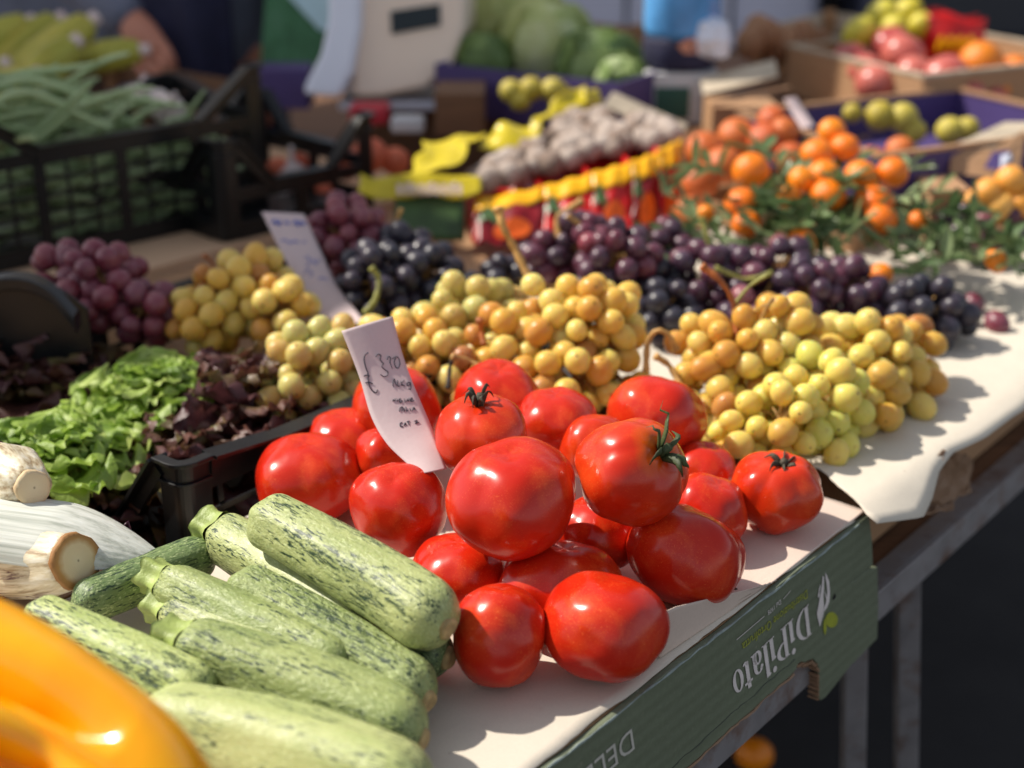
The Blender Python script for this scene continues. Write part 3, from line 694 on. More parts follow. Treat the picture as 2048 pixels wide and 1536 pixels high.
tomato(1372, 1112, 240, .82, (.25, .3, 1), 'large tomato in shade with one sunlit triangle, by the curled paper', amp=.06, dim=.05)
tomato(1027, 997, 258, .86, (-.12, -.05, 1), 'biggest smooth tomato in the middle, on top of the pile', zc=.958, amp=.10, dim=.09, lobes=3, spin=.5)
tomato(1264, 945, 222, .92, (.52, -.42, .62), 'tomato with fresh curly green calyx facing the camera, on top of the pile', zc=.972, mat='tomato_shoulder', amp=.07, dim=.12, cal='fresh')
tomato(1552, 982, 178, .88, (.10, -.22, 1), 'tomato with dry dark calyx, apart at the far right of the pile', amp=.10, dim=.14, cal='dry', lobes=6, mat='tomato_orange')
tomato(1412, 1022, 168, .86, (.3, -.2, 1), 'half hidden tomato between the calyx tomato and the lone right one', amp=.05, dim=.05)
tomato(1408, 942, 130, .9, (.1, .1, 1), 'dark shaded tomato squeezed behind the tomato with the green calyx', dep=1.225, amp=.04)
tomato(1314, 832, 206, .80, (.25, .2, 1), 'big glossy tomato at the back right, in front of the sunlit grapes', zc=.925, amp=.06, dim=.06, lobes=4)
tomato(1185, 892, 150, .88, (-.1, .1, 1), 'small tomato with sunlit left cheek, behind the calyx tomato', zc=.930, amp=.05, dim=.05, mat='tomato_shoulder')
tomato(1112, 846, 168, .82, (0, .0, 1), 'matt light red tomato with a tiny scar, behind the middle one', zc=.938, amp=.05, dim=.06)
tomato(996, 797, 178, .80, (.05, -.1, 1), 'light red tomato at the very back of the pile with a star scar', zc=.935, amp=.05, dim=.08)
tomato(962, 868, 188, .82, (-.05, -.12, 1), 'tomato with a flat dry calyx right beside the price slip', zc=.962, amp=.05, dim=.10, cal='flat', mat='tomato_shoulder')
tomato(792, 815, 182, .9, (.2, -.05, 1), 'tomato at the back left standing behind the price slip', zc=.928, amp=.06, dim=.1)
tomato(692, 895, 180, .84, (0, 0, 1), 'left tomato half hidden behind the far left front one', dep=1.262, amp=.05, dim=.06)
tomato(617, 957, 212, .82, (-.05, .02, 1), 'far left tomato touching the tip of the uppermost courgette', amp=.05, dim=.07, lobes=4)
tomato(796, 1018, 192, .96, (0, -.30, 1), 'round tomato with a pin-point scar, just below the price slip', zc=.916, amp=.04, dim=.07, lobes=3)
tomato(916, 1148, 190, .80, (0, 0, 1), 'low tomato under the biggest one, beside the uppermost courgette', amp=.05, dim=.05)
tomato(1196, 1065, 170, .86, (0, 0, 1), 'deeply shaded tomato in the gap under the calyx tomato', dep=1.10, amp=.05)
tomato(770, 905, 118, .9, (0, 0, 1), 'glimpse of a bright red tomato behind the foot of the price slip', dep=1.20, amp=.05)
if DEBUG:
    for i in range(len(TOM)):
        p, a, fl, ax, lb = TOM[i]; sup = a * sqrt((1 - ax.z ** 2) + (fl * ax.z) ** 2)
        print('TOM', i, lb[:36], 'W %.3f z %.3f clear %.3f' % (2 * a, p.z, p.z - sup - PAP), [(j, round(((p - q[0]).length - sum(b * sqrt((1 - d ** 2) + (g * d) ** 2) for b, g, d in ((a, fl, ax.dot((p - q[0]).normalized())), (q[1], q[2], q[3].dot((p - q[0]).normalized()))))) * 1000)) for j, q in enumerate(TOM) if j != i and (p - q[0]).length < a + q[1] + .004])

# ================================================================== COURGETTES
def zucchini(A, B, w, mat, label, stem=True, scar=True, taper=.82, seed=0, bow=0., bell=0.):
    """A stalk end, B blossom end: world points on the axis; w: diameter in m"""
    A, B = Vector(A), Vector(B); L = (B - A).length; r = random.Random(seed); nk, ns = 60, 56; V = []; ph = r.uniform(0, 6)
    def rad(s):
        e0 = min(1, (s * L) / (w * .42)); e1 = min(1, ((1 - s) * L) / (w * .50))
        q = (1 - (1 - e0) ** 2.2) ** .5 * (1 - (1 - e1) ** 2.3) ** .5
        body = taper + (1 - taper) * min(1, s * 1.7) + bell * sin(pi * s)
        return max(.002, w / 2 * q * body)
    ss = [0] + [((1 - cos(pi * i / (nk - 1))) / 2) for i in range(1, nk - 1)] + [1]
    for i, s in enumerate(ss):
        rr_ = rad(s); x = s * L; yb = bow * sin(pi * s)
        for j in range(ns):
            a = 2 * pi * j / ns
            rib = 1 + (.026 + .06 * max(0, 1 - s * 8)) * cos(5 * a + ph) + .010 * cos(10 * a + ph) + .012 * max(0, s * 8 - 7) * cos(20 * a)
            k = 1 + .035 * noise.noise(Vector((x * 16 + seed, cos(a) * 1.2, sin(a) * 1.2)))
            V.append((x, yb + rr_ * rib * k * cos(a), rr_ * rib * k * sin(a)))
    Fc = [(i * ns + j, i * ns + (j + 1) % ns, (i + 1) * ns + (j + 1) % ns, (i + 1) * ns + j) for i in range(nk - 1) for j in range(ns)]
    Fc += [tuple(range(ns))[::-1], tuple(range((nk - 1) * ns, nk * ns))]
    o = mk('courgette', V, Fc, MAT[mat], None, True, frame(B - A, loc=A, which='x') @ Matrix.Rotation(r.uniform(0, 6) * 0, 4, 'X')); tag(o, label, 'courgette', 'pale striped courgettes piled at the front')
    if stem:
        m = MB(); n = 30; pv = []
        for i in range(9):
            s = i / 8; x = .007 - .020 * s; q = w * (.345 - .05 * sin(pi * min(1, s * 1.2)) - .03 * s)
            for j in range(n):
                a = 2 * pi * j / n; k = 1 + .13 * cos(5 * a + ph) + .05 * noise.noise(Vector((i, cos(a) * 2, seed + sin(a) * 2)))
                pv.append((x + (.002 * cos(5 * a) if i == 8 else 0), q * k * cos(a), q * k * sin(a)))
        f = [(i * n + j, (i + 1) * n + j, (i + 1) * n + (j + 1) % n, i * n + (j + 1) % n) for i in range(8) for j in range(n)] + [tuple(range(8 * n, 9 * n))]
        m.add(pv, f); m.build('stalk', MAT['zuc_stem'], o, True)
    if scar:
        m = MB(); V, Fc = revolve([(.0001, .0016), (.003, .0018), (.0055, .0022), (.0072, .0014), (.0085, -.002)], 20, lambda a, s: 1 + .08 * sin(3 * a + seed))
        m.add([(L + z - .0006, x, y) for x, y, z in V], Fc); m.build('blossom_scar', MAT['zuc_scar'], o, True)
    return o
def zpx(a, b, za, zb, wpx, *args, **k):
    A = atz(a[0], a[1], za); B = atz(b[0], b[1], zb); w = wpx * (depth(A) + depth(B)) / 2 / F
    return zucchini(A, B, w, *args, **k)
zpx((515, 1028), (897, 1258), .944, .925, 142, 'zuc_pale', 'smooth pale courgette lying uppermost, against the tomatoes', False, True, .86, 1, .004)
zpx((432, 1062), (760, 1262), .908, .895, 136, 'zuc_pale', 'pale courgette with stalk knob, directly beneath the uppermost one', True, True, .8, 2)
zpx((466, 1168), (858, 1405), .912, .888, 128, 'zuc_warty', 'warty courgette with a dark streaky flank, second from the top', False, True, .9, 3, .004)
zpx((352, 1288), (848, 1483), .915, .888, 158, 'zuc_mid', 'mid green courgette with broken stripes pointing at the camera, near the paper', True, True, .84, 4, .004, .06)
zpx((322, 1160), (700, 1350), .913, .895, 122, 'zuc_mid', 'courgette showing only its green stalk end, top of three stalks', True, False, .8, 5)
zpx((335, 1215), (660, 1385), .900, .888, 132, 'zuc_pale', 'courgette showing its stalk end between two others', True, False, .8, 6)
zpx((60, 1225), (420, 1400), .920, .905, 118, 'zuc_mottle', 'courgette with a mottled dark patch, left behind the yellow pepper', False, True, .85, 7)
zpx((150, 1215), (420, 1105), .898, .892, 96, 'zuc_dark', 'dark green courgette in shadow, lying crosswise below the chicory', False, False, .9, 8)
zpx((285, 1432), (862, 1615), .905, .897, 205, 'zuc_yel', 'thick yellowish courgette nearest the camera, beside the yellow pepper', False, True, .8, 9, .006, .05)
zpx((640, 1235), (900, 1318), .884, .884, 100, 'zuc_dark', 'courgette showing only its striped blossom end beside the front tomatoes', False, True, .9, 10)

# ================================================================== CHICORY (variegated radicchio)
def chicory(A, B, w, label, seed, wt=.3, tips=True):
    """A cut root end, B leaf end"""
    A, B = Vector(A), Vector(B); L = (B - A).length; r = random.Random(seed)
    o = empty('chicory', M=frame(B - A, loc=A, which='x')); tag(o, label, 'chicory', 'chicory heads with cut roots at the left edge')
    def prof(s): return (w / 2) * (wt + (1 - wt) * min(1, (s / .28)) ** .7) * (1 - .35 * max(0, s - .5))
    V = []; ns = 44; nk = 26
    for i in range(nk):
        s = i / (nk - 1)
        for j in range(ns):
            a = 2 * pi * j / ns; k = 1 + .05 * cos(7 * a + seed + 2 * s) + .03 * noise.noise(Vector((s * 4, 3 * cos(a), 3 * sin(a) + seed)))
            V.append((s * L, prof(s) * k * cos(a), prof(s) * k * sin(a)))
    Fc = [(i * ns + j, i * ns + (j + 1) % ns, (i + 1) * ns + (j + 1) % ns, (i + 1) * ns + j) for i in range(nk - 1) for j in range(ns)] + [tuple(range(ns))[::-1], tuple(range((nk - 1) * ns, nk * ns))]
    mk('ribs', V, Fc, MAT['radic'], o, True)
    q = w / 2 * wt
    V, Fc = revolve([(.0001, .004), (q * .5, .0042), (q * .86, .0036), (q * 1.08, .003), (q * 1.14, .0), (q * 1.02, -.004)], 30, lambda a, s: 1 + .035 * sin(5 * a + seed) + .02 * sin(11 * a))
    mk('cut_root', [(-z, y, x) for x, y, z in V], Fc, MAT['cut'], o, True)
    for k in range(6 if tips else 0):
        a0 = 2 * pi * k / 6 + r.uniform(-.3, .3); lw = w * .55; l = L * r.uniform(.5, .7); s0 = r.uniform(.4, .6) * L
        def lf(s, t, a0=a0, lw=lw, l=l, s0=s0):
            aa = a0 + (t - .5) * 1.3; q = w / 2 * (.95 + .22 * s + .05 * sin(9 * t + 7 * s)) * (1 - .2 * s * s); ed = 1 - abs(t - .5) * .35
            return (s0 + l * s * ed, q * cos(aa), q * sin(aa))
        V, Fc = grid(lf, 12, 10); mk('leaf', V, Fc, MAT['purple_leaf'], o, True)
    return o
chicory(atd(64, 975, 1.06), atd(-80, 945, 1.17), .060, 'chicory head with its cut root facing right, above the other', 1, .40)
chicory(atd(150, 1122, 1.02), atd(-90, 1132, 1.12), .052, 'chicory head with a large tan cut root and maroon streaks, lowest at the left', 2, .70)
def whiteleaf():
    A, B = atz(-60, 1075, .915), atz(318, 1128, .900); L = (B - A).length
    M = frame(B - A, loc=A, which='x')
    def f(s, t):
        a = (t - .5) * 2.6; w = .040 * (1 - .9 * max(0, (s - .45) / .55) ** 1.6) + .004; k = 1 + .007 * cos(26 * t * pi)
        return (s * L, w * sin(a) * k, w * .72 * cos(a) * k)
    V, Fc = grid(f, 40, 50); o = mk('chicory_leaf', V, Fc, MAT['white_leaf'], None, True, M); solid(o, .002)
    tag(o, 'broad white chicory rib tapering to the right, behind the cut roots', 'chicory leaf')
    V, Fc = grid(lambda s, t: (L * (.2 + .6 * s), .047 * (1 - .5 * s) * (.8 + .2 * t) + .003 * sin(40 * s + 3 * t), .016 * (1 - .6 * t) + .004 * sin(60 * s)), 40, 6)
    q = mk('leaf_margin', V, Fc, MAT['purple_leaf'], o, True); solid(q, .001)
whiteleaf()

# ================================================================== YELLOW PEPPER
def pepper(c, axis, up, L, w, label, seed=0, spin=0., folds=None):
    c = Vector(c)
    n, k = 180, 130; V = []
    for i in range(1, k):
        th_ = pi * i / k
        for j in range(n):
            a = 2 * pi * j / n; s = sin(th_) ** .62; zc = cos(th_)
            lob = 1 - .60 * (1 - abs(cos(2 * a + seed)) ** .62) * min(1, s * 1.3) * max(.12, min(1, .72 + .7 * zc)) + .02 * cos(5 * a)
            rr_ = w / 2 * s * lob * (1 + .10 * zc)
            z = L / 2 * (abs(zc) ** .8) * (1 if zc > 0 else -1)
            z -= (L * .16) * exp(-(s / .5) ** 2) * (1 if zc > 0 else -.5)
            kk = 1 + .08 * noise.noise(Vector((cos(a) * 1.6 + seed, sin(a) * 1.6, zc * 1.4)))
            V.append((rr_ * kk * cos(a), rr_ * kk * sin(a), z))
    V += [(0, 0, L / 2 - L * .16), (0, 0, -L / 2 + L * .08)]; N_ = len(V)
    Fc = [(i * n + j, (i + 1) * n + j, (i + 1) * n + (j + 1) % n, i * n + (j + 1) % n) for i in range(k - 2) for j in range(n)]
    for j in range(n):
        Fc.append((N_ - 2, j, (j + 1) % n)); Fc.append((N_ - 1, (k - 2) * n + (j + 1) % n, (k - 2) * n + j))
    M = frame(axis, up=Vector(up), loc=c) @ Matrix.Rotation(spin, 4, 'Z')
    if folds:
        V = [Vector(v) for v in V]; cdir = (M.inverted().to_3x3() @ (Vector((0, 0, CZ)) - Vector(c))).normalized()
        for v in V:
            if v.normalized().dot(cdir) < .05 and Vector((v.x, v.y, 0)).normalized().dot(cdir) < .05: continue
            q = M @ v; dp = depth(q); px = 1024 + F * q.x / dp; py = 768 - F * (q.y * sin(PIT) + (q.z - CZ) * cos(PIT)) / dp; k = 0
            for pl, wd, dp_ in folds:
                best = 1e9; bt = 0
                for i in range(len(pl) - 1):
                    ax, ay = pl[i]; bx_, by = pl[i + 1]; tt = min(1, max(0, ((px - ax) * (bx_ - ax) + (py - ay) * (by - ay)) / ((bx_ - ax) ** 2 + (by - ay) ** 2)))
                    d_ = sqrt((ax + (bx_ - ax) * tt - px) ** 2 + (ay + (by - ay) * tt - py) ** 2)
                    if d_ < best: best = d_; bt = (i + tt) / (len(pl) - 1)
                k += dp_ * exp(-(best / wd) ** 2) * min(1, (1.02 - bt) * 2.2)
            rr_ = Vector((v.x, v.y, 0)); v += rr_.normalized() * k
    o = mk('yellow_pepper', V, Fc, MAT['pepper'], None, True, M); tag(o, label, 'bell pepper')
    m = MB(); m.tube([(0, 0, L * .32), (.002, 0, L * .42), (.008, .002, L * .56)], [.010, .006, .007], 10); m.build('stalk', MAT['zuc_stem'], o, True)
    return o
pepper(atd(40, 1545, .68), -(CAMX * .84 - CAMY * .50 - CAMF * .22), (0, 0, 1), .23, .124, 'big glossy yellow pepper in the near left corner, out of focus', -1.33, PSPIN, [([(-120, 1280), (44, 1352), (150, 1412), (250, 1478)], 42, -.026), ([(-120, 1380), (0, 1420), (120, 1462), (240, 1530)], 30, .006), ([(-60, 1500), (60, 1530), (160, 1600)], 40, -.022)])
pb = atd(60, 1500, .68); pepper(Vector((pb.x - .03, pb.y - .02, PAP + .046)), (-.9, .3, .0), (0, 0, 1), .17, .088, 'yellow pepper lying beneath the big one in the near left corner', 1.2)

# dry stalk scraps that fell off the tomatoes
for (a, lb) in (((1445, 1186), 'dry curled stalk scrap on the paper beside the shaded tomato'), ((1205, 1353), 'dry leafy scrap on the paper under the front right tomato')):
    p = atz(a[0], a[1], PAP + .004); m = MB(); r_ = random.Random(a[0])
    for k in range(4): m.tube(catmull([Vector((r_.uniform(-.012, .012), r_.uniform(-.006, .006), r_.uniform(0, .006))) for _ in range(4)], 5), .0006 + .0003 * k, 5, 0, .5)
    o = m.build('stalk_scrap', MAT['calyx_dry'], None, True, Matrix.Translation(p)); tag(o, lb, 'stalk scrap')
# ================================================================== GRAPES
def berry_mesh(name, mat, r, el):
    n, k = 22, 14; V = [(0, 0, r * el)]
    for i in range(1, k):
        a = pi * i / k; s = sin(a) ** .96
        for j in range(n): V.append((r * s * cos(2 * pi * j / n), r * s * sin(2 * pi * j / n), r * el * cos(a)))
    V.append((0, 0, -r * el)); Fc = []
    for j in range(n):
        Fc.append((0, 1 + j, 1 + (j + 1) % n)); Fc.append((len(V) - 1, 1 + (k - 2) * n + (j + 1) % n, 1 + (k - 2) * n + j))
    for i in range(k - 2):
        for j in range(n): Fc.append((1 + i * n + j, 1 + (i + 1) * n + j, 1 + (i + 1) * n + (j + 1) % n, 1 + i * n + (j + 1) % n))
    me = bpy.data.meshes.new(name); me.from_pydata(V, [], Fc); me.update(); me.materials.append(mat); me.polygons.foreach_set('use_smooth', [True] * len(me.polygons))
    return me
BR = .0126
BM = {}
def bmesh_for(mk_):
    if mk_ not in BM: BM[mk_] = [berry_mesh('grape', MAT[mk_], BR * q, e) for q, e in ((1., 1.12), (.97, 1.26), (.99, 1.06))]
    return BM[mk_]
BUN = []
def bunch(label, mat, balls, stems=(), rmul=1., extra=(), smat='stem_tan', group='bunches of grapes heaped on the paper', cap=99):
    BUN.append(dict(label=label, mat=mat, balls=[(atz(x, y, z), r) for x, y, z, r in balls], stems=stems, rmul=rmul, extra=extra, smat=smat, group=group, cap=cap))
G1 = 'bunches of pale golden grapes'; G2 = 'bunches of dark grapes'
bunch('bright lime-yellow grape bunch at the front of the sunlit heap, nearest the lone tomato', 'g_lime', [(1640, 800, .905, .042), (1560, 845, .90, .038), (1735, 775, .90, .034), (1490, 880, .888, .026), (1655, 885, .882, .022), (1610, 745, .925, .022)], group=G1)
bunch('amber grape bunch rising highest in the sunlit heap, under a forked orange stem', 'g_amber', [(1480, 720, .925, .046), (1560, 665, .95, .034), (1420, 775, .905, .032), (1545, 606, .986, .013), (1560, 640, .965, .017), (1400, 690, .93, .026)], [([(1475, 690), (1468, 610), (1440, 560), (1408, 535)], 1.36, .0032, 'stem_brown'), ([(1468, 610), (1500, 575), (1535, 548)], 1.37, .0018, 'stem_green')], group=G1)
bunch('amber-yellow grape bunch on the right of the sunlit heap, before the black bunch', 'g_gold', [(1740, 715, .915, .042), (1815, 700, .908, .032), (1665, 700, .918, .032)], group=G1)
bunch('small brownish amber grape bunch lowest on the right, lying on bare paper', 'g_amber', [(1815, 785, .888, .025), (1862, 778, .882, .016), (1745, 835, .883, .022)], group=G1)
bunch('low golden grape bunch wedged between the back right tomato and the lime-yellow bunch', 'g_gold', [(1440, 830, .892, .032), (1425, 880, .883, .022), (1500, 815, .90, .026)], [([(1292, 745), (1296, 690), (1312, 660), (1335, 668), (1352, 700)], 1.36, .0030, 'stem_tan'), ([(1310, 712), (1340, 735), (1360, 770)], 1.35, .0034, 'stem_tan')], group=G1)
bunch('plump golden grape bunch at the centre, brightest of the middle heap', 'g_gold', [(1170, 650, .95, .044), (1222, 625, .955, .030), (1110, 655, .94, .028), (1200, 690, .93, .035)], [([(1100, 640), (1075, 612), (1045, 605)], 1.44, .0028, 'stem_tan'), ([(1060, 560), (1030, 500), (1008, 455), (998, 422)], 1.46, .0042, 'stem_tan')], group=G1, extra=[(1066, 570, .985)])
bunch('golden grape bunch left of centre behind the back tomatoes', 'g_amber', [(1010, 690, .93, .036), (1080, 715, .925, .036)], [([(968, 690), (962, 665), (960, 640)], 1.38, .003, 'stem_brown'), ([(972, 742), (940, 725), (908, 712)], 1.33, .0026, 'stem_tan'), ([(910, 712), (900, 735), (897, 770)], 1.33, .0022, 'dark')], group=G1)
bunch('golden grape bunch in the hollow right behind the two matt back tomatoes', 'g_gold', [(1150, 765, .91, .038), (1220, 750, .905, .030), (1095, 785, .90, .026), (1268, 800, .888, .024)], group=G1)
bunch('greenish grape bunch in shade below the dark heap', 'g_green', [(930, 635, .935, .040), (880, 650, .92, .026), (990, 625, .925, .030)], [([(845, 640), (822, 628), (805, 640)], 1.5, .003, 'stem_green')], group=G1)
bunch('dull amber grape bunch in shade just right of the price slip', 'g_amber', [(835, 700, .92, .038), (900, 745, .905, .038), (955, 775, .898, .028), (770, 690, .92, .026)], group=G1)
bunch('amber grape bunch in shade in front of the cardboard box coloured as if sunlit', 'g_amber', [(465, 605, .925, .048), (520, 560, .94, .030), (400, 640, .918, .032), (560, 625, .925, .036), (495, 528, .962, .014)], [([(430, 560), (424, 530), (410, 510)], 1.56, .002, 'stem_brown')], group=G1)
bunch('greenish amber grape bunch in shade behind the red lettuce', 'g_green', [(620, 740, .918, .042), (690, 715, .918, .034), (572, 790, .905, .028), (660, 785, .902, .028)], group=G1)
bunch('reddish grape bunch in shade, topmost behind the farther price slip', 'g_red', [(690, 480, .945, .042), (690, 432, .96, .026), (735, 470, .945, .032)], group=G2)
bunch('almost black grape bunch in shade right of the farther price slip', 'g_black', [(760, 575, .92, .046), (850, 560, .92, .040), (805, 520, .93, .036), (905, 592, .905, .028)], [([(742, 535), (757, 560), (752, 595), (735, 622)], 1.5, .0034, 'stem_green'), ([(800, 500), (793, 450), (802, 420)], 1.66, .002, 'stem_tan')], group=G2)
bunch('dark wine-red grape bunch behind the central golden heap, sunlit on top', 'g_redglobe', [(1160, 500, .94, .042), (1235, 525, .945, .042), (1320, 500, .93, .036), (1100, 520, .93, .030)], [([(1120, 480), (1115, 440), (1135, 418), (1160, 405)], 1.66, .004, 'stem_tan'), ([(1135, 430), (1165, 455), (1185, 478)], 1.63, .003, 'stem_tan')], group=G2)
bunch('dark grape bunch in deep shadow between the two golden heaps', 'g_black', [(1250, 600, .905, .036), (1330, 630, .90, .036), (1010, 560, .90, .026), (1310, 575, .912, .03)], group=G2)
bunch('purple grape bunch behind the forked orange stem', 'g_purple', [(1480, 570, .915, .042), (1405, 560, .922, .038), (1500, 635, .90, .030), (1560, 540, .93, .036)], [([(1440, 560), (1430, 520), (1415, 480), (1405, 440)], 1.6, .003, 'stem_green'), ([(1430, 535), (1490, 560), (1540, 545)], 1.57, .0026, 'stem_green')], group=G2)
bunch('purple grape bunch with a few pinkish berries, left of the black bunch', 'g_purple', [(1620, 595, .912, .040), (1690, 590, .912, .038), (1740, 612, .90, .026)], group=G2)
bunch('compact blue-black grape bunch at the right end, by the bare paper', 'g_black', [(1850, 622, .908, .036), (1808, 622, .90, .026), (1893, 642, .895, .028)], group=G2)
bunch('two or three reddish grapes lying beyond the black bunch on the paper edge', 'g_red', [(1955, 605, .884, .012), (2002, 650, .878, .011), (1940, 635, .878, .010)], group=G2, cap=5)
bunch('purple grapes beyond the fallen mandarin leaves at the far right edge', 'g_purple', [(1935, 445, .925, .030), (2020, 455, .92, .028)], group=G2)
bunch('shaded red grape bunch at the left in front of the bean crate', 'g_red', [(200, 575, .945, .042), (130, 552, .945, .034), (290, 622, .925, .032), (235, 548, .95, .026)], group=G2)
bunch('dark grapes behind the raised black crate handle at the left edge', 'g_purple', [(60, 620, .92, .035), (10, 610, .92, .03)], group=G2)
# pack all berries, then push them apart together
rg = np.random.default_rng(5)
pts = []; own = []
for bi, b in enumerate(BUN):
    r = BR * b['rmul']; cand = []
    for (c, R_) in b['balls']:
        k = int(1500 * (R_ / .04) ** 2) + 120
        d = rg.normal(size=(k, 3)); d /= np.linalg.norm(d, axis=1)[:, None]; q = np.array(c) + d * (max(.002, R_ - .004) * rg.uniform(.55, 1.0, size=(k, 1)))
        cand.append(q)
    cand = np.concatenate(cand)
    # keep upper layers, near the union's surface
    dep_in = np.max([R_ - np.linalg.norm(cand - np.array(c), axis=1) for c, R_ in b['balls']], axis=0)
    okm = (cand[:, 2] > PAP + .009) & (dep_in < .030); cand = cand[okm]; dep_in = dep_in[okm]
    cand = cand[np.argsort(dep_in + rg.uniform(0, .006, len(dep_in)))]
    sel = []
    for q in cand:
        if not sel or np.min(np.linalg.norm(np.array(sel) - q, axis=1)) > 1.66 * r: sel.append(q)
        if len(sel) >= b['cap']: break
    for e in b['extra']: sel.append(np.array(atz(*e)))
    pts += sel; own += [bi] * len(sel)
pts = np.array(pts); own = np.array(own)
tomc = np.array([t_[0] for t_ in TOM]); tomr = np.array([t_[1] * .97 for t_ in TOM])
# thin out where bunches overlap each other
keep = np.ones(len(pts), bool)
for i in range(len(pts)):
    if not keep[i]: continue
    d = np.linalg.norm(pts - pts[i], axis=1); cl = (d < 1.25 * BR) & (np.arange(len(pts)) > i) & keep; keep[cl] = False
dt = np.linalg.norm(pts[:, None] - tomc[None], axis=2) - tomr[None]; keep &= dt.min(axis=1) > -.004
pts = pts[keep]; own = own[keep]
for it in range(50):
    df = pts[:, None] - pts[None]; d = np.linalg.norm(df, axis=2); np.fill_diagonal(d, 9)
    ov = np.clip(2 * BR * .95 - d, 0, None); push = (df / d[..., None]) * (ov * .28)[..., None]; pts = pts + push.sum(axis=1)
    df = pts[:, None] - tomc[None]; d = np.linalg.norm(df, axis=2); ov = np.clip(tomr[None] + BR - d, 0, None); pts = pts + ((df / d[..., None]) * (ov * .5)[..., None]).sum(axis=1)
    pts[:, 2] = np.maximum(pts[:, 2], PAP + .004 + BR)
if DEBUG: print('BERRIES', len(pts), [int((own == i).sum()) for i in range(len(BUN))])
rb = random.Random(21)
for bi, b in enumerate(BUN):
    P = pts[own == bi]; c = Vector(P.mean(axis=0)); c.z = PAP + .006
    o = empty('grape_bunch', c); tag(o, b['label'], 'grapes', b['group'])
    for p in P:
        # stalk end looks to the middle of the bunch, blossom end outwards
        core = Vector(P.mean(axis=0)) + Vector((0, 0, .01)); out = (Vector(p) - core).normalized() + Vector((rb.uniform(-.6, .6), rb.uniform(-.6, .6), rb.uniform(-.6, .6)))
        s = rb.choice((rb.uniform(.96, 1.10), rb.uniform(.80, 1.12)))
        inst('grape', rb.choice(bmesh_for(b['mat'])), o, frame(out, loc=Vector(p) - c) @ Matrix.Scale(s * b['rmul'], 4))
    m = MB()
    cs = [Vector(q[0]) - c for q in b['balls']]
    if len(cs) > 1 and len(P) > 6: m.tube(catmull([q + Vector((0, 0, .004)) for q in sorted(cs, key=lambda q: q.x)], 4), .0024, 6)
    for p in P:
        q = Vector(p) - c; n = min(cs, key=lambda w: (w - q).length); e = q + (n - q).normalized() * (BR * .9) if (n - q).length > .004 else q
        if (n - q).length > BR * 1.1: m.tube([e, (e + n) / 2 + Vector((0, 0, .003)), n], [.0011, .0009, .0012], 5)
    if m.V: m.build('stalks', MAT[b['smat']], o, True)
    for path, dd, rad, sm in b['stems']:
        pp = catmull([atd(x, y, dd) - c + Vector((0, .004 * sin(i * 2.), 0)) for i, (x, y) in enumerate(path)], 6); m = MB()
        k = len(pp); m.tube(pp, [rad * (.8 + .35 * abs(2 * i / (k - 1) - 1) + .12 * sin(i * 1.9)) for i in range(k)], 8)
        m.tube([pp[-1], pp[-1] + (pp[-1] - pp[-2]).normalized() * rad], [rad * 1.5, rad * 1.3], 8)
        m.build('stem', MAT['hair'] if sm == 'dark' else MAT[sm], o, True)

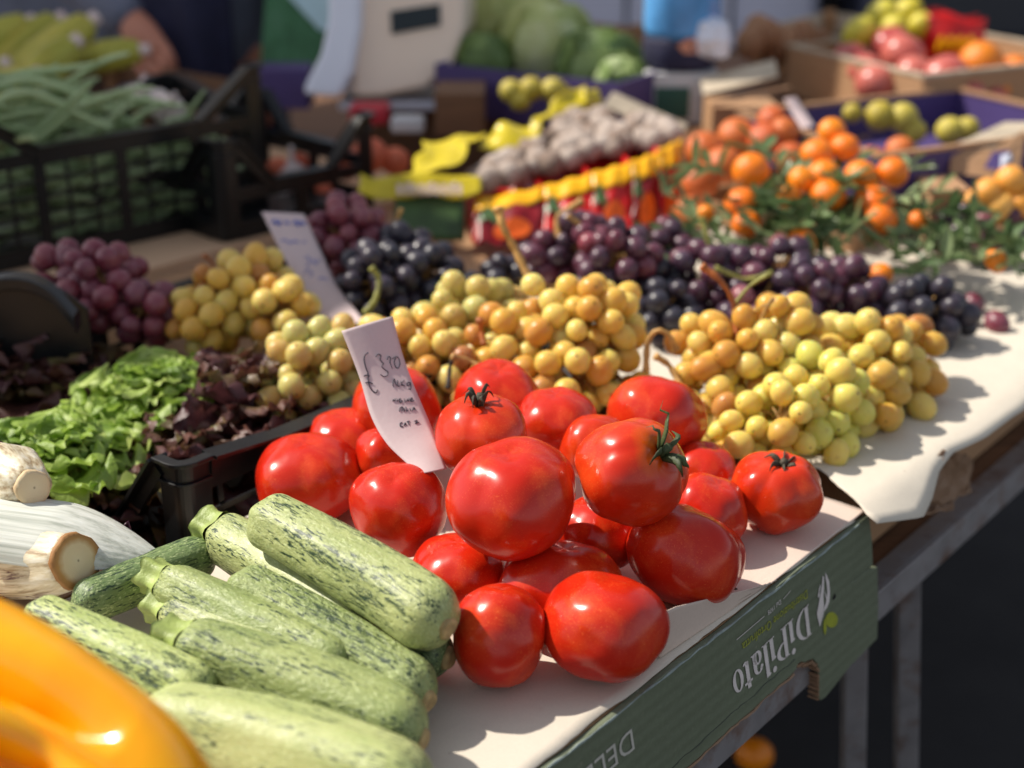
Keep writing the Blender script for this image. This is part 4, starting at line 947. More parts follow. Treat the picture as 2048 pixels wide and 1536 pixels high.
# ================================================================== BLACK PLASTIC CRATES
def crate(M, L, W, h, hc, label, nrib=4, low=None, brace=.12, mesh=True, thin=.012, cat='plastic crate', hb=None):
    """local x along the front, y into depth, origin at a bottom corner. h: rim height of the long sides, hc: height of the corners"""
    o = empty('plastic_crate', M=M); tag(o, label, cat, 'black plastic produce crates')
    m = MB(); m.box(0.004, L - .004, .004, W - .004, 0, .006); m.build('crate_base', MAT['black_plastic'], o)
    low = low or h
    for nm, ax, n, hh in (('front_side', 0, nrib, h), ('back_side', 0, nrib, h), ('end_side', 1, max(2, nrib - 1), low), ('end_side', 1, max(2, nrib - 1), low)):
        pass
    hb = hb or hc
    def side(nm, p0, p1, hh, n, inw, hc0=None, hc1=None):
        hc0 = hc0 or hc; hc1 = hc1 or hc
        p0, p1 = Vector(p0), Vector(p1); d = (p1 - p0); ln = d.length; d.normalize(); up = Vector((0, 0, 1)); iw = Vector(inw)
        def q(a, z, t): return p0 + d * a + up * z + iw * t
        m = MB()
        def bar(a0, z0, a1, z1, w, t0=.0, t1=.006):  # bar between two points in the plane of the side
            dv = Vector((a1 - a0, z1 - z0)).normalized(); nv = Vector((-dv.y, dv.x)) * (w / 2)
            c = [(a0 + nv.x, z0 + nv.y), (a1 + nv.x, z1 + nv.y), (a1 - nv.x, z1 - nv.y), (a0 - nv.x, z0 - nv.y)]
            V = [q(a, z, t) for t in (t0, t1) for a, z in c]
            m.add(V, [(0, 1, 2, 3), (7, 6, 5, 4), (0, 4, 5, 1), (1, 5, 6, 2), (2, 6, 7, 3), (3, 7, 4, 0)])
        bar(0.0302, .012, ln - .0302, .012, .024)
        bar(brace, hh - .011, ln - brace, hh - .011, .022, -.002, .007)
        bar(brace, hh + .001, ln - brace, hh + .001, .004, -.010, .010)
        for k in range(1, n):
            a = ln * k / n; bar(a, .0245, a, hh - .0225, thin, .0005, .0055)
        for s in (0, 1):
            # sloping brace from the low rim up to the tall corner, and the rim running on beneath it
            A = (.030 if s == 0 else ln - .030, (hc0 if s == 0 else hc1) - .010); B = (brace if s == 0 else ln - brace, hh - .006)
            bar(*A, *B, .016, -.0024, .0072); bar(A[0], A[1] + .0088, B[0], B[1] + .0088, .003, -.010, .010)
            bar(A[0], hh - .013, B[0], hh - .013, .018, .0008, .0052)
        if mesh:
            for k in range(1, 5):
                z = .024 + (hh - .046) * k / 5; bar(.031, z, ln - .031, z, .0055, .0012, .0035)
            for k in range(1, n * 3):
                if k % 3: a = ln * k / (n * 3); bar(a, .0246, a, hh - .0226, .005, .0036, .0052)
        ob = m.build(nm, MAT['black_plastic'], o)
        return ob
    side('front_side', (0, 0, 0), (L, 0, 0), h, nrib, (0, 1, 0)); side('back_side', (0, W, 0), (L, W, 0), h, nrib, (0, -1, 0), hb, hb)
    side('end_side', (0, 0, 0), (0, W, 0), low, max(2, nrib - 1), (1, 0, 0), hc, hb); side('end_side', (L, 0, 0), (L, W, 0), low, max(2, nrib - 1), (-1, 0, 0), hc, hb)
    for (x, y, sx, sy) in ((0, 0, 1, 1), (L, 0, -1, 1), (0, W, 1, -1), (L, W, -1, -1)):
        hc_ = hc; hc = hb if y else hc_
        m = MB(); r = .012; arc = [(r - r * cos(a), r - r * sin(a)) for a in [pi / 2 * i / 6 for i in range(7)]]
        prof = [(0, .03)] + arc + [(.03, 0)]; inn = [(.004, .03)] + [(r - (r - .004) * cos(a), r - (r - .004) * sin(a)) for a in [pi / 2 * i / 6 for i in range(7)]] + [(.03, .004)]
        poly = prof + inn[::-1]; m.prism([(x + sx * a, y + sy * b, 0.001) for a, b in poly], (0, 0, hc - .004))
        lip = [(a - (.006 if True else 0), b - .006) for a, b in prof]; prof2 = [(-.007, .03)] + [(r - (r + .007) * cos(a), r - (r + .007) * sin(a)) for a in [pi / 2 * i / 6 for i in range(7)]] + [(.03, -.007)]
        poly2 = prof2 + [(a, b) for a, b in inn[::-1]]; m.prism([(x + sx * a, y + sy * b, hc - .003) for a, b in poly2], (0, 0, .004))
        m.prism([(x + sx * a, y + sy * b, hc - .022) for a, b in ([(-.003, .03)] + [(r - (r + .003) * cos(a), r - (r + .003) * sin(a)) for a in [pi / 2 * i / 6 for i in range(7)]] + [(.03, -.003)]) + inn[::-1]], (0, 0, .003))
        bevel(m.build('corner_post', MAT['black_plastic'], o), .0008, 2); hc = hc_
    return o
# salad crate behind the courgettes: nearest corner, long side along the stall
sc = tb(-.395, .421, TBL + .004)
Msc = Matrix((( DU.x, DV.x, 0, sc.x), (DU.y, DV.y, 0, sc.y), (0, 0, 1, sc.z), (0, 0, 0, 1)))
crate(Msc, .50, .40, .156, .166, 'low black plastic crate holding green and red lettuce, its corner beside the courgettes', 4, .075, .10)
# bean crate
A = atz(545, 424, .8695); B = atz(0, 545, .8695); dx = (B - A).normalized(); dx.z = 0; dx.normalize(); dyv = Vector((-dx.y, dx.x, 0)) * (1 if Vector((-dx.y, dx.x, 0)).y > 0 else -1)
LB = .47; A0 = A + dx * LB
Mb = Matrix(((-dx.x, dyv.x, 0, A0.x), (-dx.y, dyv.y, 0, A0.y), (0, 0, 1, A0.z), (0, 0, 0, 1)))
crate(Mb, LB, .25, .150, .215, 'tall black plastic crate full of green beans at the back left', 4, .15, .115, True, .016, hb=.172)
A2 = atz(745, 418, .8695); A20 = A2 + dx * .26
M2 = Matrix(((-dx.x, dyv.x, 0, A20.x), (-dx.y, dyv.y, 0, A20.y), (0, 0, 1, A20.z), (0, 0, 0, 1)))
crate(M2, .27, .3, .075, .14, 'black plastic crate of peaches and garlic right of the bean crate', 2, .08, .085, False, .02)
# raised handle of another crate behind the lettuce at the left edge
hp = catmull([atd(-70, 600, 1.42), atd(-20, 560, 1.42), atd(45, 553, 1.42), atd(100, 575, 1.41), atd(152, 632, 1.40)], 6)
cc = hp[len(hp) // 2].copy(); cc.z = TBL
ho = empty('plastic_crate', cc); tag(ho, 'black plastic crate at the left edge with an arched handle side', 'plastic crate', 'black plastic produce crates')
V = []
for p in hp:
    p = p - cc
    V += [p + Vector((0, -.006, 0)), p + Vector((0, .012, .002)), p + Vector((0, .012, -.012)), p + Vector((0, -.006, -.014))]
n = len(hp); Fc = [(i * 4 + j, i * 4 + (j + 1) % 4, (i + 1) * 4 + (j + 1) % 4, (i + 1) * 4 + j) for i in range(n - 1) for j in range(4)] + [(0, 1, 2, 3), (n * 4 - 1, n * 4 - 2, n * 4 - 3, n * 4 - 4)]
bevel(mk('handle_rim', V, Fc, MAT['black_plastic'], ho, False), .002)
m = MB(); base = [p - cc for p in hp]; m.prism([(p.x, .004, p.z - .006) for p in base] + [(base[-1].x, .004, .004), (base[0].x, .004, .004)], (0, .004, 0)); m.build('handle_side', MAT['black_plastic'], ho)
m = MB(); m.box(base[0].x, base[-1].x, .010, .22, .0, .006); m.box(base[0].x, base[-1].x, .216, .22, .007, .12); m.build('crate_base', MAT['black_plastic'], ho)

# ================================================================== LETTUCES
def leaf_mesh(name, mat, L, W, seed, ruff=.012, freq=9, curl=.5, cup=.4):
    r = random.Random(seed); p1, p2 = r.uniform(0, 6), r.uniform(0, 6)
    def f(s, t):
        e = (t - .5) * 2; w = W * (.22 + .78 * sin(pi * min(1, s * .62 + .06)) ** 1.1) * (1 - .55 * max(0, s - .8) / .2 * abs(e))
        x = L * s * (1 - .16 * e * e * s); y = w * e * .5
        z = cup * abs(e) ** 2 * w * .35 + ruff * (abs(e) ** 1.5 * .9 + max(0, s - .75) * 2.) * sin(freq * s * 2 + p1 + (0 if e > 0 else 2) ) + ruff * .6 * max(0, s - .6) * sin(freq * e * 1.2 + p2) * 2 + .003 * noise.noise(Vector((x * 90, y * 90, seed)))
        a = curl * s * s
        return (x * cos(a * .6), y, z + x * sin(a) * .0 - curl * L * .45 * s ** 2.2 + .0)
    V, Fc = grid(f, 20, 18); me = bpy.data.meshes.new(name); me.from_pydata([tuple(v) for v in V], [], Fc); me.update(); me.materials.append(MAT[mat]); me.polygons.foreach_set('use_smooth', [True] * len(me.polygons)); return me
LG = [leaf_mesh('leaf', 'lettuce', .056, .058, i, .0085, 7, .55 + .15 * i, .5) for i in range(4)]
LR = [leaf_mesh('leaf', 'redleaf', .074, .062, 20 + i, .009, 8, .3 + .12 * i, .3) for i in range(4)]
rl = random.Random(4)
def lettuce(p, label, meshes, n, rad=.03, sc=1., lean=(0, 0)):
    c = Vector(p); base = c - Vector((0, 0, .07)); o = empty('lettuce', base); tag(o, label, 'lettuce', 'lettuces packed in the low black crate')
    for k in range(n):
        ring_ = k / n; a = k * 2.4 + rl.uniform(-.3, .3); tilt = radians(80 - 62 * ring_ + rl.uniform(-10, 10)); s = sc * rl.uniform(.8, 1.15) * (.75 + .35 * ring_)
        d = Vector((cos(a) * cos(tilt) + lean[0], sin(a) * cos(tilt) + lean[1], sin(tilt)))
        side_ = Vector((-sin(a), cos(a), 0)); up = d.normalized().cross(side_).normalized()
        # local x runs out along the leaf, local z is its upper face (turned to the heart)
        d.normalize(); y = up.cross(d) * -1; z = d.cross(y).normalized() if False else None
        inward = Vector((-cos(a), -sin(a), .3)).normalized(); zl = (inward - d * inward.dot(d)).normalized(); yl = zl.cross(d)
        M = Matrix((d, yl, zl)).transposed().to_4x4(); M = M @ Matrix.Scale(s, 4)
        M.translation = Vector((cos(a) * rad * ring_, sin(a) * rad * ring_, .035 - .012 * ring_))
        inst('leaf', meshes[(k * 7 + len(label)) % 4], o, M)
    return o
lettuce(atz(300, 715, .935), 'green lettuce in the middle of the crate, brightest of the salad', LG, 51, 0.044, .92)
lettuce(atz(375, 715, .925), 'green lettuce at the back of the crate below the amber grapes', LG, 40, 0.037, .8)
lettuce(atz(90, 845, .925), 'green lettuce at the left, above the white chicory root', LG, 51, 0.044, .95)
lettuce(atz(205, 785, .92), 'small green lettuce between the two larger green ones', LG, 34, 0.037, .75)
lettuce(atz(590, 800, .868), 'sliver of green lettuce against the tomatoes at the crate side', LG, 30, 0.025, .6)
lettuce(atz(490, 745, .925), 'dark red lettuce with upright frills at the back right of the crate', LR, 30, 0.044, .9)
lettuce(atz(405, 850, .90), 'dark red lettuce in the middle of the crate front', LR, 34, 0.05, 1.)
lettuce(atz(470, 815, .875), 'dark red lettuce next to the tomatoes at the crate side', LR, 27, 0.037, .8)
lettuce(atz(250, 925, .875), 'brown-red lettuce at the crate front by the corner', LR, 34, 0.05, .95)
lettuce(atz(120, 950, .865), 'brown-red lettuce behind the upper chicory root', LR, 27, 0.037, .8)
lettuce(atz(90, 720, .895), 'dark red lettuce below the arched crate handle', LR, 30, 0.05, .9)
lettuce(atz(50, 690, .905), 'dark red lettuce leaves right against the arched crate handle', LR, 24, .045, 1.)
lettuce(atz(250, 1055, .81), 'green lettuce leaves showing through the low side of the crate', LG, 30, 0.025, .7)

# ================================================================== PRICE SLIPS
def slip(label, L, Rr, dl, dr, writing):
    n = len(L); c = (atd(*L[0], dl[0]) + atd(*Rr[-1], dr[-1])) / 2
    Lp = catmull([atd(*p, d) - c for p, d in zip(L, dl)], 8); Rp = catmull([atd(*p, d) - c for p, d in zip(Rr, dr)], 8); k = len(Lp)
    def S(s, t):  # s across 0..1, t down 0..1
        q = min(k - 1.001, max(0, t * (k - 1))); i = int(q); f = q - i
        a = Lp[i].lerp(Lp[i + 1], f); b = Rp[i].lerp(Rp[i + 1], f); ofs = (CAMF * -.003 * sin(pi * s))
        return a.lerp(b, s) + ofs
    V, Fc = grid(S, 10, 48); o = mk('price_slip', V, Fc, MAT['tag'], None, True, Matrix.Translation(c)); solid(o, .0004); tag(o, label, 'price slip', 'hand-written paper price slips')
    for nm, mat, strokes, w in writing:
        m = MB()
        for st in strokes:
            pp = catmull([S(*q) - CAMF * .0007 for q in st], 5) if len(st) > 2 else [S(*q) - CAMF * .0007 for q in st]
            m.tube(pp, w, 5, 0, .5)
        m.build(nm, mat, o, True)
    return o
def px_strokes(L, Rr, strokes):
    """strokes in close-up pixels -> (s,t) on the slip"""
    out = []
    for st in strokes:
        q = []
        for (x, y) in st:
            best = None
            for i in range(200):
                t = i / 199 * (len(L) - 1); k = min(int(t), len(L) - 2); f = t - k
                lx = L[k][0] + (L[k + 1][0] - L[k][0]) * f; ly = L[k][1] + (L[k + 1][1] - L[k][1]) * f
                rx = Rr[k][0] + (Rr[k + 1][0] - Rr[k][0]) * f; ry = Rr[k][1] + (Rr[k + 1][1] - Rr[k][1]) * f
                s = ((x - lx) * (rx - lx) + (y - ly) * (ry - ly)) / ((rx - lx) ** 2 + (ry - ly) ** 2); s = min(1, max(0, s))
                d = (lx + (rx - lx) * s - x) ** 2 + (ly + (ry - ly) * s - y) ** 2
                if best is None or d < best[0]: best = (d, s, t / (len(L) - 1))
            q.append((best[1], best[2]))
        out.append(q)
    return out
L1 = [(683, 662), (718, 752), (742, 832), (772, 885), (812, 925), (838, 948)]
R1 = [(785, 632), (806, 712), (832, 782), (858, 842), (876, 890), (893, 938)]
z4 = lambda P: [(680 + x / 4.655, 630 + y / 4.655) for x, y in P]
big = [z4(s) for s in ([(268, 365), (235, 385), (228, 430), (240, 490), (258, 540), (262, 600), (275, 660), (305, 700), (335, 712), (352, 690)], [(225, 572), (250, 562), (278, 568)], [(236, 628), (270, 622), (305, 634)],
     [(338, 392), (362, 374), (385, 382), (378, 415), (392, 440), (408, 455), (392, 482), (420, 505), (450, 530), (440, 560), (405, 566), (378, 548)],
     [(440, 412), (455, 392), (474, 402), (468, 440), (478, 470), (488, 495)], [(488, 402), (512, 398), (528, 384), (552, 412), (560, 455), (545, 495), (520, 480), (508, 440), (520, 400)])]
small = [z4(s) for s in ([(500, 665), (494, 625), (508, 588), (518, 628), (532, 660)], [(540, 605), (536, 640), (548, 660), (560, 650)], [(566, 605), (575, 650)], [(598, 600), (574, 630), (604, 658)], [(650, 622), (628, 628), (630, 652), (650, 640), (656, 625), (664, 660), (655, 690), (640, 680)],
     [(492, 800), (500, 785), (512, 800), (516, 780)], [(532, 780), (536, 805)], [(566, 775), (550, 790), (566, 812), (580, 800), (572, 795)], [(600, 780), (605, 808)], [(622, 805), (628, 782), (640, 802), (644, 775)], [(660, 790), (675, 780), (668, 768), (656, 785), (668, 805), (690, 790)],
     [(556, 890), (560, 862), (582, 848), (580, 880)], [(596, 858), (602, 888)], [(614, 850), (622, 886), (636, 880)], [(650, 860), (656, 885)], [(672, 882), (686, 848), (702, 880)], [(676, 868), (698, 866)],
     [(582, 992), (562, 1002), (566, 1030), (588, 1026)], [(598, 1026), (606, 992), (622, 1022)], [(600, 1012), (618, 1010)], [(622, 985), (650, 982)], [(636, 985), (642, 1018)], [(692, 985), (712, 975), (720, 985), (700, 1008), (738, 998)])]
slip('pinkish hand-written price slip stuck upright between the tomatoes, reading 3.20', L1, R1, [1.135, 1.13, 1.12, 1.11, 1.10, 1.09], [1.16, 1.155, 1.145, 1.135, 1.12, 1.105], [('price_writing', MAT['ink'], px_strokes(L1, R1, big), .00055), ('small_writing', MAT['ink'], px_strokes(L1, R1, small), .00050)])
L2 = [(523, 424), (560, 500), (602, 578), (640, 632), (672, 668)]
R2 = [(608, 428), (640, 498), (670, 562), (702, 608), (728, 640)]
z5 = lambda P: [(500 + x / 5.485, 400 + y / 5.485) for x, y in P]
blue = [z5(s) for s in ([(260, 290), (290, 250), (320, 300), (350, 260), (345, 310)], [(400, 280), (450, 285)], [(490, 300), (520, 260), (545, 310), (570, 265), (600, 300), (615, 280)])]
blue2 = [z5(s) for s in ([(350, 460), (400, 450), (450, 480), (500, 455), (540, 480)], [(580, 460), (620, 470)], [(600, 640), (640, 620), (660, 680), (620, 720)], [(690, 640), (720, 700), (760, 640)], [(600, 800), (640, 760), (690, 800), (660, 830)], [(760, 860), (800, 850), (850, 870)])]
slip('white price slip with blue marker writing, farther back among the grapes', L2, R2, [1.62, 1.60, 1.57, 1.54, 1.50], [1.64, 1.62, 1.59, 1.56, 1.52], [('marker_writing', MAT['ink_blue'], px_strokes(L2, R2, blue), .0020), ('marker_writing', MAT['ink_blue'], px_strokes(L2, R2, blue2), .0009)])
L3 = [(1568, 198), (1585, 228), (1604, 258)]; R3 = [(1592, 194), (1610, 222), (1630, 252)]
slip('small pale price slip among the persimmons, far and blurred', L3, R3, [2.06, 2.05, 2.03], [2.07, 2.06, 2.04], [])

# ================================================================== MANDARINS WITH LEAVES
def ball_mesh(name, mat, r, flat=.86, n=24, dimple=.06, el=0):
    prof = []
    for i in range(n // 2 + 1):
        a = pi * i / (n // 2); s = max(.002, sin(a)); z = -cos(a) * flat
        z -= dimple * exp(-(s / .2) ** 2) * (1 if z > 0 else -.6); prof.append((r * s, r * z))
    V, Fc = revolve(prof, n); me = bpy.data.meshes.new(name); me.from_pydata(V, [], Fc); me.update(); me.materials.append(MAT[mat]); me.polygons.foreach_set('use_smooth', [True] * len(me.polygons)); return me
def place(name, me, p, label, cat, group, s=1., rnd=None, tilt=None):
    rnd = rnd or R
    ax = Vector(tilt) if tilt else Vector((rnd.uniform(-.7, .7), rnd.uniform(-.7, .7), 1))
    o = inst(name, me, None, frame(ax, loc=p) @ Matrix.Rotation(rnd.uniform(0, 6), 4, 'Z') @ Matrix.Scale(s, 4)); tag(o, label, cat, group); return o
MM = [ball_mesh('mandarin', 'mandarin', .5, .88), ball_mesh('mandarin', 'mandarin', .5, .95), ball_mesh('mandarin', 'mandarin', .5, 1.25)]
GM = 'mandarins on green leaves'
mand = [(1502, 342, 88, 1, 'tall glossy mandarin with a bright highlight, leftmost of the heap'), (1483, 408, 82, 0, 'mandarin directly below the glossy leftmost one'), (1492, 448, 70, 0, 'mandarin at the lower left, resting in the leaves'), (1664, 262, 66, 0, 'small mandarin at the very top of the heap'), (1690, 295, 70, 0, 'mandarin just below the topmost one, on its right'), (1634, 308, 78, 0, 'reddish mandarin left of the topmost pair'), (1648, 352, 78, 1, 'mandarin under the reddish one near the top'), (1575, 392, 58, 0, 'small yellowish mandarin in the middle between leaves'), (1657, 390, 82, 0, 'mandarin in the middle of the heap behind leaves'), (1604, 360, 66, 0, 'mandarin half covered by a leaf in the middle'), (1750, 408, 92, 0, 'big mandarin at the lower right of the heap'), (1785, 345, 74, 1, 'mandarin at the right flank of the heap'), (1722, 352, 80, 0, 'shaded yellow-orange mandarin behind the right flank'), (1604, 486, 64, 2, 'oblong mandarin alone on the leaves, below the heap'), (1836, 440, 46, 0, 'tiny mandarin at the right among leaves'), (1992, 522, 48, 2, 'small oblong mandarin at the far right picture edge'), (1762, 548, 56, 0, 'mandarin low down above the purple grapes'), (1762, 440, 80, 0, 'mandarin tucked under the big lower right one'), (1412, 425, 40, 0, 'little mandarin at the left edge of the leaves'), (1560, 415, 50, 0, 'mandarin deep in the centre of the leaves')]
for x, y, w, kind, lb in mand:
    d = 1.62 + (560 - y) / 320 * .24; p = atd(x, y, d); s = w * d / F
    place('mandarin', MM[kind], p, lb, 'mandarin', GM, s * .87, None, (R.uniform(-.2, .5), R.uniform(-.6, -.1), 1) if kind != 2 else (-.5, .0, .85))
# twigs with leaves
def twig_mesh(seed):
    r = random.Random(seed); m = MB(); pp = catmull([(0, 0, 0), (.03, .006, .008), (.06, -.004, .012), (.09, .004, .008)], 5); m.tube(pp, [.0018] * len(pp), 6)
    for k in range(9):
        b = pp[min(len(pp) - 1, 1 + k * 2)]; a = (1 if k % 2 else -1) * r.uniform(.5, 1.3); L = r.uniform(.032, .055); W = L * r.uniform(.28, .40); el = r.uniform(-.3, .8)
        dx_ = Vector((cos(a) * cos(el), sin(a) * cos(el), sin(el))); sy = Vector((-sin(a), cos(a), r.uniform(-.3, .3))); up = dx_.cross(sy); cu = r.uniform(-.2, .5)
        V, Fc = grid(lambda s, t: Vector(b) + dx_ * (L * s) + sy * (W * (t - .5) * sin(pi * (s * .93 + .04)) ** .8) + up * (L * (.18 * abs(t - .5) - cu * s * s * .3)), 8, 4); m.add(V, Fc)
    return m
TW = []
for i in range(5):
    o = twig_mesh(50 + i).build('leafy_twig', MAT['darkleaf'], None, True); TW.append(o.data); bpy.data.objects.remove(o)
rt = random.Random(8)
tw = [(1420 + 50 * i + rt.uniform(-18, 18), 466 + 14 * sin(i * .9) + rt.uniform(-12, 20)) for i in range(12)] + [(1560 + 56 * i, 525 + rt.uniform(-16, 18)) for i in range(9)] + [(1450 + 26 * i, 415 + 40 * (i % 3)) for i in range(15)] + [(1560, 336), (1605, 430), (1540, 440), (1870, 480), (1930, 505), (2010, 500), (1890, 560), (1970, 545), (2040, 555), (1400, 440)]
tw += [(1450 + 32 * i, 350 + 60 * ((i * 5) % 7) / 6) for i in range(11)]
for i, (x, y) in enumerate(tw):
    d = 1.66 + (560 - y) / 320 * .24; p = atd(x, y, d); a = rt.uniform(0, 6.3)
    M = frame((cos(a), sin(a), rt.uniform(-.1, .35)), loc=p, which='x') @ Matrix.Rotation(rt.uniform(-.8, .8), 4, 'X') @ Matrix.Scale(rt.uniform(.6, .9), 4)
    o = inst('leafy_twig', TW[i % 5], None, M); tag(o, 'leafy green citrus twig lying among the mandarins', 'leafy twig', 'leafy twigs among the mandarins')
# an open carton carrying the mandarin heap
def opentray(c, lu, lv, h, mat, name, label, cat, yaw=0., rim=None, floor=None, z0=None, group=None):
    c = Vector(c); o = empty(name, c); tag(o, label, cat, group); ca, sa = cos(yaw), sin(yaw); du = DU * ca + DV * sa; dv = DV * ca - DU * sa
    w = lambda a, b, z: du * a + dv * b + Vector((0, 0, z)); tt = .005
    m = MB(); m.box(-lu / 2, lu / 2, -lv / 2, lv / 2, 0, .004, 0, w); m.build('tray_floor', floor or mat, o)
    for b in ((-lu / 2, lu / 2, -lv / 2, -lv / 2 + tt), (-lu / 2, lu / 2, lv / 2 - tt, lv / 2), (-lu / 2, -lu / 2 + tt, -lv / 2 + tt + .0005, lv / 2 - tt - .0005), (lu / 2 - tt, lu / 2, -lv / 2 + tt + .0005, lv / 2 - tt - .0005)):
        m = MB(); m.box(*b, .0045, h, 0, w); q = m.build('tray_side', mat, o)
        if rim:
            m = MB(); m.box(b[0] - .002, b[1] + .002, b[2] - .002, b[3] + .002, h + .0005, h + .006, 0, w); m.build('tray_rim', rim, o)
    return o
opentray(atz(1640, 430, PAP + .008), .30, .26, .035, MAT['brown_board'], 'fruit_tray', 'cardboard tray buried under the mandarins and their leaves', 'fruit tray', z0=None)

# ================================================================== GREEN BEANS, GARLIC, CORN
def bean_mesh(seed):
    r = random.Random(seed); L = r.uniform(.13, .17); b = r.uniform(.01, .045); pp = [Vector((L * (s - .5), b * sin(pi * s) + .004 * sin(6 * s), .006 * sin(5 * s + seed))) for s in [i / 14 for i in range(15)]]
    m = MB(); m.tube(pp, [.0012 + .0042 * sin(pi * min(1, .08 + s * .9)) ** .5 * (1 + .06 * sin(s * 40)) for s in [i / 14 for i in range(15)]], 7, 0, .8); return m
BE = []
for i in range(7):
    o = bean_mesh(i).build('green_bean', MAT['bean'], None, True); BE.append(o.data); bpy.data.objects.remove(o)
rbn = random.Random(12)
for i in range(230):
    x = rbn.uniform(.06, LB - .10)
    if i < 105:
        hgt = .10 + .115 * exp(-((x - .19) / .12) ** 2); y = rbn.uniform(.02, .22); z = rbn.uniform(.12, 1) * hgt * (1 - .25 * abs(y - .12) / .12) + .03
        a = rbn.gauss(0, .5); el = rbn.gauss(0, .25); ro = rbn.uniform(-1.2, .6)
    else:
        x = rbn.uniform(.08, LB - .08); y = rbn.uniform(.010, .05); z = rbn.uniform(.016, .125); y += .028; a = rbn.gauss(0, .22) + (pi if rbn.random() < .5 else 0); el = rbn.gauss(0, .5); ro = rbn.uniform(-.5, .5)
        el = max(-.35, min(.35, el)); a = a * .4 if abs(a) < 1 else pi
    M = Mb @ frame((cos(a) * cos(el), sin(a) * cos(el) * .35, sin(el)), loc=(x, y, z), which='x') @ Matrix.Rotation(ro, 4, 'X')
    o = inst('green_bean', BE[i % 7], None, M @ Matrix.Scale(1.12 if i < 105 else .62, 4)); tag(o, 'long green bean in the tall black crate at the back left', 'green bean', 'green beans filling the crate')
def garlic(p, label, s=1., tilt=(0, 0, 1)):
    prof = [(.002, -.017), (.012, -.018), (.021, -.012), (.0245, -.002), (.022, .008), (.014, .016), (.006, .022), (.004, .034), (.0036, .046)]
    V, Fc = revolve(prof, 36, lambda a, q: 1 + .07 * abs(cos(4 * a)) * sin(pi * min(1, q * 1.3)))
    o = mk('garlic_bulb', V, Fc, MAT['garlic'], None, True, frame(tilt, loc=p) @ Matrix.Scale(s, 4)); tag(o, label, 'garlic', 'garlic bulbs'); return o
garlic(atd(338, 220, 2.1), 'pink-white garlic bulb lying on the beans, right one', 1.0, (.3, -.5, .5)); garlic(atd(312, 205, 2.14), 'pale garlic bulb lying on the beans, left one', .9, (-.4, -.4, .6)); garlic(atd(272, 195, 2.16), 'garlic bulb half hidden behind the bean arch', .9, (.2, .5, .6))
garlic(atd(560, 395, 2.19), 'garlic bulb low in the crate, seen through its slots', 1., (.5, -.4, .4)); garlic(atd(585, 350, 2.2), 'garlic bulb high in the crate, seen through its slots', 1.)
PE = ball_mesh('peach', 'peach', .5, .92)
for x, y, w, d, lb in ((738, 312, 78, 2.22, 'orange-red peach left of the yellow bag'), (790, 322, 62, 2.24, 'pinkish peach touching the yellow bag'), (558, 338, 52, 2.2, 'peach behind the crate slots beside the bean crate'), (690, 335, 58, 2.20, 'peach behind the curved crate brace'), (598, 325, 44, 2.22, 'small peach seen between two crate posts'), (660, 390, 64, 2.20, 'shaded peach low behind the crate post')):
    place('peach', PE, atd(x, y, d), lb, 'peach', 'peaches in the second black crate', w * d / F)
def corn(p, q, w, label, seed):
    p, q = Vector(p), Vector(q); L = (q - p).length; r = random.Random(seed)
    o = empty('corn_cob', M=frame(q - p, loc=p, which='x')); tag(o, label, 'corn cob', 'unhusked corn cobs stacked behind the beans')
    V, Fc = revolve([(w * .12, 0), (w * .34, L * .06), (w * .47, L * .25), (w * .5, L * .5), (w * .42, L * .75), (w * .24, L * .92), (w * .05, L)], 30, lambda a, s: 1 + .05 * cos(7 * a + seed) + .02 * cos(15 * a))
    V = [(z, x, y) for x, y, z in V]; mk('husk', V, Fc, MAT['husk'], o, True)
    m = MB(); V, Fc = revolve([(.0001, -.012), (w * .17, -.012), (w * .19, -.004), (w * .2, .008)], 18); m.add([(z, x, y) for x, y, z in V], Fc); m.build('cut_stalk', MAT['garlic'], o, True)
    for k in range(4):
        a0 = r.uniform(0, 6.3)
        V, Fc = grid(lambda s, t: (L * (.05 + .95 * s), (w * (.5 * sin(pi * min(1, .12 + s * .75)) ** .6 + .012)) * cos(a0 + (t - .5) * 1.7 * (1 - s * .8)), (w * (.5 * sin(pi * min(1, .12 + s * .75)) ** .6 + .012)) * sin(a0 + (t - .5) * 1.7 * (1 - s * .8))), 14, 6)
        mk('husk_leaf', V, Fc, MAT['husk'], o, True)
for i, (a, b, d0, d1, w, lb) in enumerate((((285, 100), (140, 125), 2.42, 2.44, 62, 'corn cob pointing its cut stalk at the hand, lowest on the right'), ((185, 40), (-20, 200), 2.46, 2.40, 78, 'corn cob with pale cut stalk at the top of the stack'), ((120, 40), (-60, 170), 2.52, 2.46, 80, 'corn cob second from the top of the stack'), ((60, 45), (-90, 130), 2.5, 2.45, 80, 'corn cob at the upper left picture edge'), ((150, 85), (20, 205), 2.38, 2.34, 80, 'corn cob in the middle of the stack'), ((8, 130), (-150, 190), 2.36, 2.36, 80, 'corn cob with its stalk at the left picture edge'), ((70, 150), (-90, 230), 2.32, 2.28, 80, 'lowest corn cob behind the bean arch'))):
    A_, B_ = atd(*a, d0), atd(*b, d1); corn(A_, B_, w * (d0 + d1) / 2 / F, lb, i)
